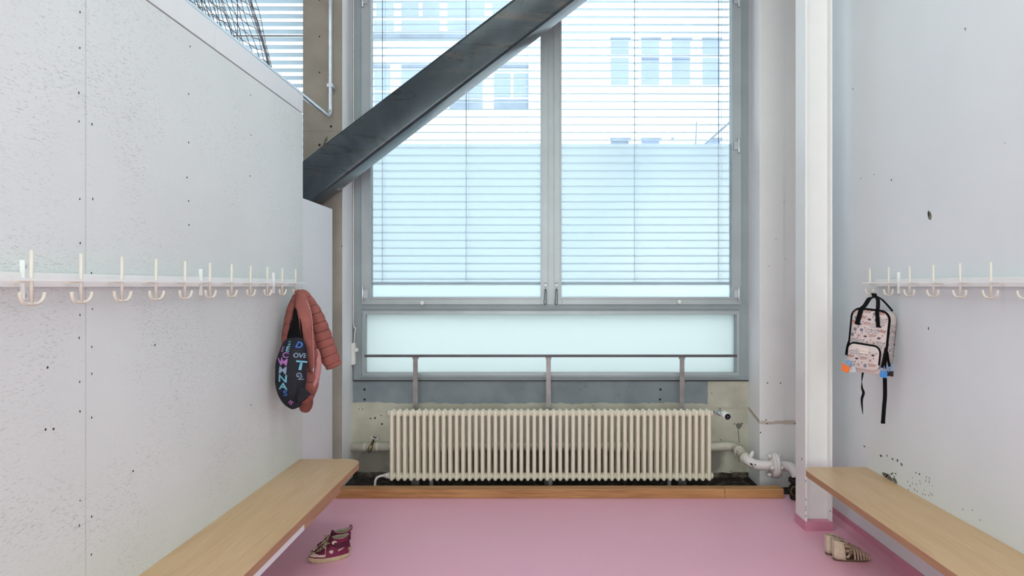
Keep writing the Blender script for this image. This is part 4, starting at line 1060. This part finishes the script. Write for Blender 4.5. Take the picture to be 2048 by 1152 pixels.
# ------------------------------------------------------------------ shoes
def placed(parent_loc, heading):
    ca, sa = math.cos(heading), math.sin(heading)
    return lambda x, y, z: Vector((parent_loc[0] + x * ca - y * sa, parent_loc[1] + x * sa + y * ca, parent_loc[2] + z))
def outline(L, W, n=64, toe=1.0, x0=0.0):
    """foot outline, heel at x0, toe at x0+L"""
    out = []
    for k in range(n):
        a = 2 * PI * k / n; c, s_ = math.cos(a), math.sin(a)
        x = x0 + L * (.5 + .5 * (abs(c) ** .85) * (1 if c > 0 else -1))
        t_ = (x - x0) / L
        wd = W * (.78 + .22 * math.sin(PI * min(1, max(0, (t_ - .1) / .9)) ** .9)) * (.98 if t_ < .5 else 1)
        y = .5 * wd * (abs(s_) ** .75) * (1 if s_ > 0 else -1)
        out.append((x, y + .006 * math.sin(PI * t_)))
    return out
def sneaker(loc, heading, label):
    t = empty('high_top_sneaker', loc, label=label, category='shoe', group='pair of maroon high-top sneakers')
    Q0 = placed(loc, heading); L, W = .215, .078
    Q = lambda x, y, z: Q0(x, y, z * .855)
    m = MB(); rr = []
    for z, s_ in ((0.000, .95), (.004, .985), (.012, 1.0), (.020, 1.0), (.026, .985), (.028, .95)):
        rr.append([Q(L / 2 + (x - L / 2) * s_, y * s_, z + (.010 * max(0, (x / L - .80) / .2) ** 1.5 if z < .01 else .006 * max(0, (x / L - .8) / .2))) for x, y in outline(L, W)])
    m.rings(rr); m.build('sole', 'sole', t)
    m = MB()
    N = 150
    # horizontal slices: z, heel x, front x, width, front roundness
    sl_ = bez_t([(.024, .004, .208, .072), (.036, .004, .206, .070), (.046, .006, .196, .067), (.054, .007, .180, .064), (.062, .008, .160, .060), (.072, .009, .140, .057), (.084, .009, .122, .055), (.098, .008, .108, .055), (.112, .006, .100, .056), (.126, .004, .096, .058), (.134, .003, .092, .058)], 14)
    vv = []; meta = []
    for z, a, b, w_ in sl_:
        vv.append([m.b.verts.new(Q(x, y, z + .012 * max(0, 1 - x / .03) * max(0, min(1, (z - .1) / .03)))) for x, y in outline(b - a, w_, N, 1, a)])
        meta.append(outline(b - a, w_, N, 1, a))
    def zone(x, z, y):
        # 0 maroon, 1 cream, 2 dark
        if z < .037 and x > .15: return 0
        if x > .165 and z < .060 and x > .150: return 1 if z > .038 else 0
        if .128 < x <= .165 and .036 < z < .048 and (z - .036) < (.165 - x) * .0 + .012 and abs(y) > .02: return 1
        # heart on the quarter
        hx, hz = (x - .098) / .0085, (z - .058) / .0085
        if abs(y) > .015 and (hx * hx + hz * hz - 1) ** 3 - hx * hx * hz ** 3 < 0: return 1
        # swoosh-like stripe toward the heel
        u = (x - .018) / .044
        if 0 < u < 1 and abs(y) > .010:
            zc_ = .076 - .016 * u + .006 * (u - .5) ** 2; tk = .0012 + .0050 * u * (1.1 - .3 * u)
            if abs(z - zc_) < tk: return 1
        # tongue / lace area along the top front
        return 0
    for i in range(len(vv) - 1):
        for j in range(N):
            jj = (j + 1) % N
            f = m.b.faces.new([vv[i][j], vv[i][jj], vv[i + 1][jj], vv[i + 1][j]]); f.smooth = True
            x = (meta[i][j][0] + meta[i + 1][jj][0]) / 2; y = (meta[i][j][1] + meta[i + 1][jj][1]) / 2; z = (sl_[i][0] + sl_[i + 1][0]) / 2
            f.material_index = zone(x, z, y)
    # lining: fold in and down
    a, b, w_ = sl_[-1][1:]
    inner = []
    for z, s_ in ((.137, .96), (.136, .90), (.120, .86), (.09, .82)):
        inner.append([m.b.verts.new(Q((a + b) / 2 + (x - (a + b) / 2) * s_, y * s_, z + .012 * max(0, 1 - x / .03))) for x, y in outline(b - a, w_, N, 1, a)])
    seq = [vv[-1]] + inner
    for i in range(len(seq) - 1):
        for j in range(N):
            f = m.b.faces.new([seq[i][j], seq[i][(j + 1) % N], seq[i + 1][(j + 1) % N], seq[i + 1][j]]); f.smooth = True; f.material_index = 2
    f = m.b.faces.new(inner[-1]); f.material_index = 2
    up_ = m.build('upper', ['maroon', 'cream', 'liner'], t)
    # foxing band round the toe
    m = MB(); o = outline(.211, .077, 64, 1, .002)
    m.rings([[Q(x, y, .026) for x, y in o], [Q(x, y, .034) for x, y in o], [Q(.107 + (x - .107) * .975, y * .97, .037) for x, y in o]], cap=False) if False else None
    # velcro ankle strap
    m = MB(); a, b, w_ = .004, .104, .0585
    oo = [(x, y) for x, y in outline(b - a, w_ + .003, 60, 1, a)]
    idx = [k for k in range(60)]
    band = [Q(x * 1.01, y, .093 + .055 * (x - .02) * 0 + .12 * (x - .05) * .9) for x, y in oo]
    m.strip(band + [band[0]], .026, .0035, (0, 0, 1)); m.build('ankle_strap', 'maroon_dk', t)
    for sgn in (1, -1):
        m = MB(); m.prism([Q(.082 + .013 * math.cos(a_), sgn * (.0285 - .06 * max(0, .013 * math.cos(a_))), .112 + .011 * math.sin(a_)) for a_ in [i * PI / 7 for i in range(14)]], Q(0, sgn * .003, 0) - Q(0, 0, 0))
        m.build('strap_patch', 'cream', t)
    # tongue
    m = MB(); tg = [(.160, .060, .030), (.142, .076, .036), (.124, .094, .040), (.112, .112, .042), (.106, .134, .040), (.104, .146, .030)]
    rr = []
    for x, z, w_ in tg:
        rr.append([Q(x - .010 * (abs(k) / 3) ** 2, k / 3 * w_ / 2, z - .006 * (abs(k) / 3) ** 2) for k in range(-3, 4)] + [Q(x - .008 - .010 * (abs(k) / 3) ** 2, k / 3 * w_ / 2, z - .004 - .006 * (abs(k) / 3) ** 2) for k in range(3, -4, -1)])
    m.rings(rr); m.build('tongue', 'maroon_dk', t)
    # laces
    m = MB()
    for k in range(5):
        x, z = .166 - k * .0125, .060 + k * .0105
        for sgn in (1, -1):
            m.tube(bez([Q(x, sgn * .022, z - .006), Q(x - .004, sgn * .008, z + .006), Q(x - .010, -sgn * .020, z + .004)], 4), .0022, 6)
    x, z = .118, .104
    for sgn in (1, -1):
        m.tube(bez([Q(x, 0, z + .004), Q(x + .012, sgn * .022, z + .010), Q(x + .018, sgn * .040, z - .006), Q(x + .006, sgn * .034, z - .016), Q(x, 0, z + .002)], 5), .0019, 6)
        m.tube(bez([Q(x, 0, z + .004), Q(x + .010, sgn * .030, z), Q(x + .010, sgn * .040, z - .030), Q(x + .012, sgn * .042, z - .068)], 5), .0018, 6)
    m.build('laces', 'lace', t)
    # toe overlay with dark eyelet stay
    for sgn in (1, -1):
        m = MB(); m.strip(bez([Q(.176, sgn * .016, .058), Q(.160, sgn * .027, .062), Q(.142, sgn * .029, .074), Q(.126, sgn * .029, .088), Q(.112, sgn * .028, .104)], 5), .010, .003, (.3, 0, 1))
        m.build('eyelet_stay', 'maroon_dk', t)
    m = MB(); m.tube(bez([Q(.006, 0, .128), Q(-.004, 0, .138), Q(-.004, 0, .156), Q(.003, 0, .160), Q(.006, 0, .146)], 5), .0028, 8, flat=2.2, up=Q(0, 1, 0) - Q(0, 0, 0)); m.build('heel_loop', 'maroon', t)
    return t
hd_ = math.atan2(-.085, -.2)
heel = P(702, 1112, 3.665); s1 = sneaker((-1.022, 3.672, 0), hd_, 'maroon high-top sneaker with cream sole, nearer one of the pair by the left bench')
s2 = sneaker((-1.038, 3.760, 0), hd_ + R(3), 'maroon high-top sneaker half hidden behind its mate beside the left bench')

def sandal(loc, heading, label):
    t = empty('gladiator_sandal', loc, label=label, category='shoe', group='pair of beige gladiator sandals')
    Q = placed(loc, heading); L, W = .198, .066
    m = MB(); rr = []
    for z, s_ in ((.000, .94), (.003, 1.0), (.010, 1.0), (.012, .97)):
        rr.append([Q(L / 2 + (x - L / 2) * s_, y * s_, z + .006 * max(0, (x / L - .85) / .15) * (z < .005)) for x, y in outline(L, W)])
    m.rings(rr); m.build('sole', 'sandal_sole', t)
    # heel counter: half shell
    m = MB()
    def hring(z, off):
        out = []
        w_ = .052 - .006 * (z / .1); xl = .062 - .012 * (z / .1)
        for k in range(25):
            a = PI / 2 + PI * k / 24
            out.append((xl + (xl - .003 - off * 0 + .004 * (z > .09)) * math.cos(a) * (1 - off / .05) , (w_ / 2 - off) * math.sin(a)))
        return out
    zs = [.010, .03, .055, .08, .098, .106]
    rr = []
    for z in zs: rr.append([Q(x, y, z - .010 * max(0, (x - .02) / .05) * (z > .09)) for x, y in hring(z, 0)] + [Q(x, y, z - .010 * max(0, (x - .02) / .05) * (z > .09)) for x, y in hring(z, .003)[::-1]])
    m.rings(rr); m.build('heel_counter', 'sandal', t)
    m = MB(); 
    m.tube([Q(x + .0, y, .105 - .010 * max(0, (x - .02) / .05)) for x, y in [(.038 + .037 * math.cos(a), .0245 * math.sin(a)) for a in [2 * PI * i / 30 for i in range(30)]]], .0028, 8, loop=True)
    m.tube([Q(-.001, 0, z) for z in (.015, .05, .09, .110, .114)], .0022, 6)
    m.build('collar_trim', 'cream', t)
    # foot straps
    def arch(x0, x1, w_, h, zb=.012, n=14):
        return [Q(x0 + (x1 - x0) * (k / n), -w_ / 2 * math.cos(PI * k / n), zb + h * math.sin(PI * k / n) ** .75) for k in range(n + 1)]
    for x0, w_, h, wd in ((.100, .058, .060, .007), (.116, .062, .053, .007), (.131, .065, .045, .0065), (.146, .065, .038, .0065), (.160, .063, .031, .006), (.173, .057, .025, .006), (.184, .046, .019, .0055)):
        MB().strip(arch(x0 + .004, x0 - .002, w_, h), wd * 1.35, .0028, Q(1, 0, .5) - Q(0, 0, 0)).build('foot_strap', 'sandal_strap', t)
    m = MB()
    for sgn in (1, -1):
        m.strip(bez([Q(.052, sgn * .026, .088), Q(.075, sgn * .024, .078), Q(.094, sgn * .010, .074), Q(.100, 0, .076)], 5), .012, .0028, (0, 0, 1))
        m.strip(bez([Q(.056, sgn * .028, .058), Q(.078, sgn * .028, .062), Q(.096, sgn * .014, .074), Q(.100, 0, .075)], 5), .011, .0028, (0, 0, 1))
        m.strip(bez([Q(.062, sgn * .030, .024), Q(.080, sgn * .030, .046), Q(.094, sgn * .016, .070)], 5), .012, .0028, (.5, 0, 1))
    m.strip(bez([Q(.100, 0, .076), Q(.130, 0, .058), Q(.160, 0, .043), Q(.188, 0, .028)], 5), .007, .003, Q(0, 1, 0) - Q(0, 0, 0))
    m.build('ankle_straps', 'sandal_strap', t)
    return t
hs = math.atan2(-.004, .2)
sandal((1.558, 3.625, 0), hs, 'beige strappy sandal with closed heel, nearer one of the pair by the right bench')
sandal((1.550, 3.700, 0), hs + R(2), 'beige strappy sandal with closed heel, half hidden behind its mate near the white column')

# ------------------------------------------------------------------ added ceiling lamps, out of view, housing the fill lights
for k, (x, y) in enumerate(FILL_LAMPS):
    side = 'over the bench aisle' if x > -2 else 'beyond the partition'
    where = 'near the big window' if y > 1 else 'at the rear of the room'; hand = ', left of the middle' if x < 0 else ', right of the middle'
    t = empty('added_ceiling_lamp', (x, y, 4.45), label='unseen square ceiling lamp added as fill, ' + side + ' ' + where + (hand.replace('of the middle', 'side') if x > -2 else ''), category='lamp', group='unseen square ceiling lamps added as fill, ' + side)
    MB().box(x - .62, x + .62, y - .62, y + .62, 4.42, 4.6).build('housing', 'white_steel', t)
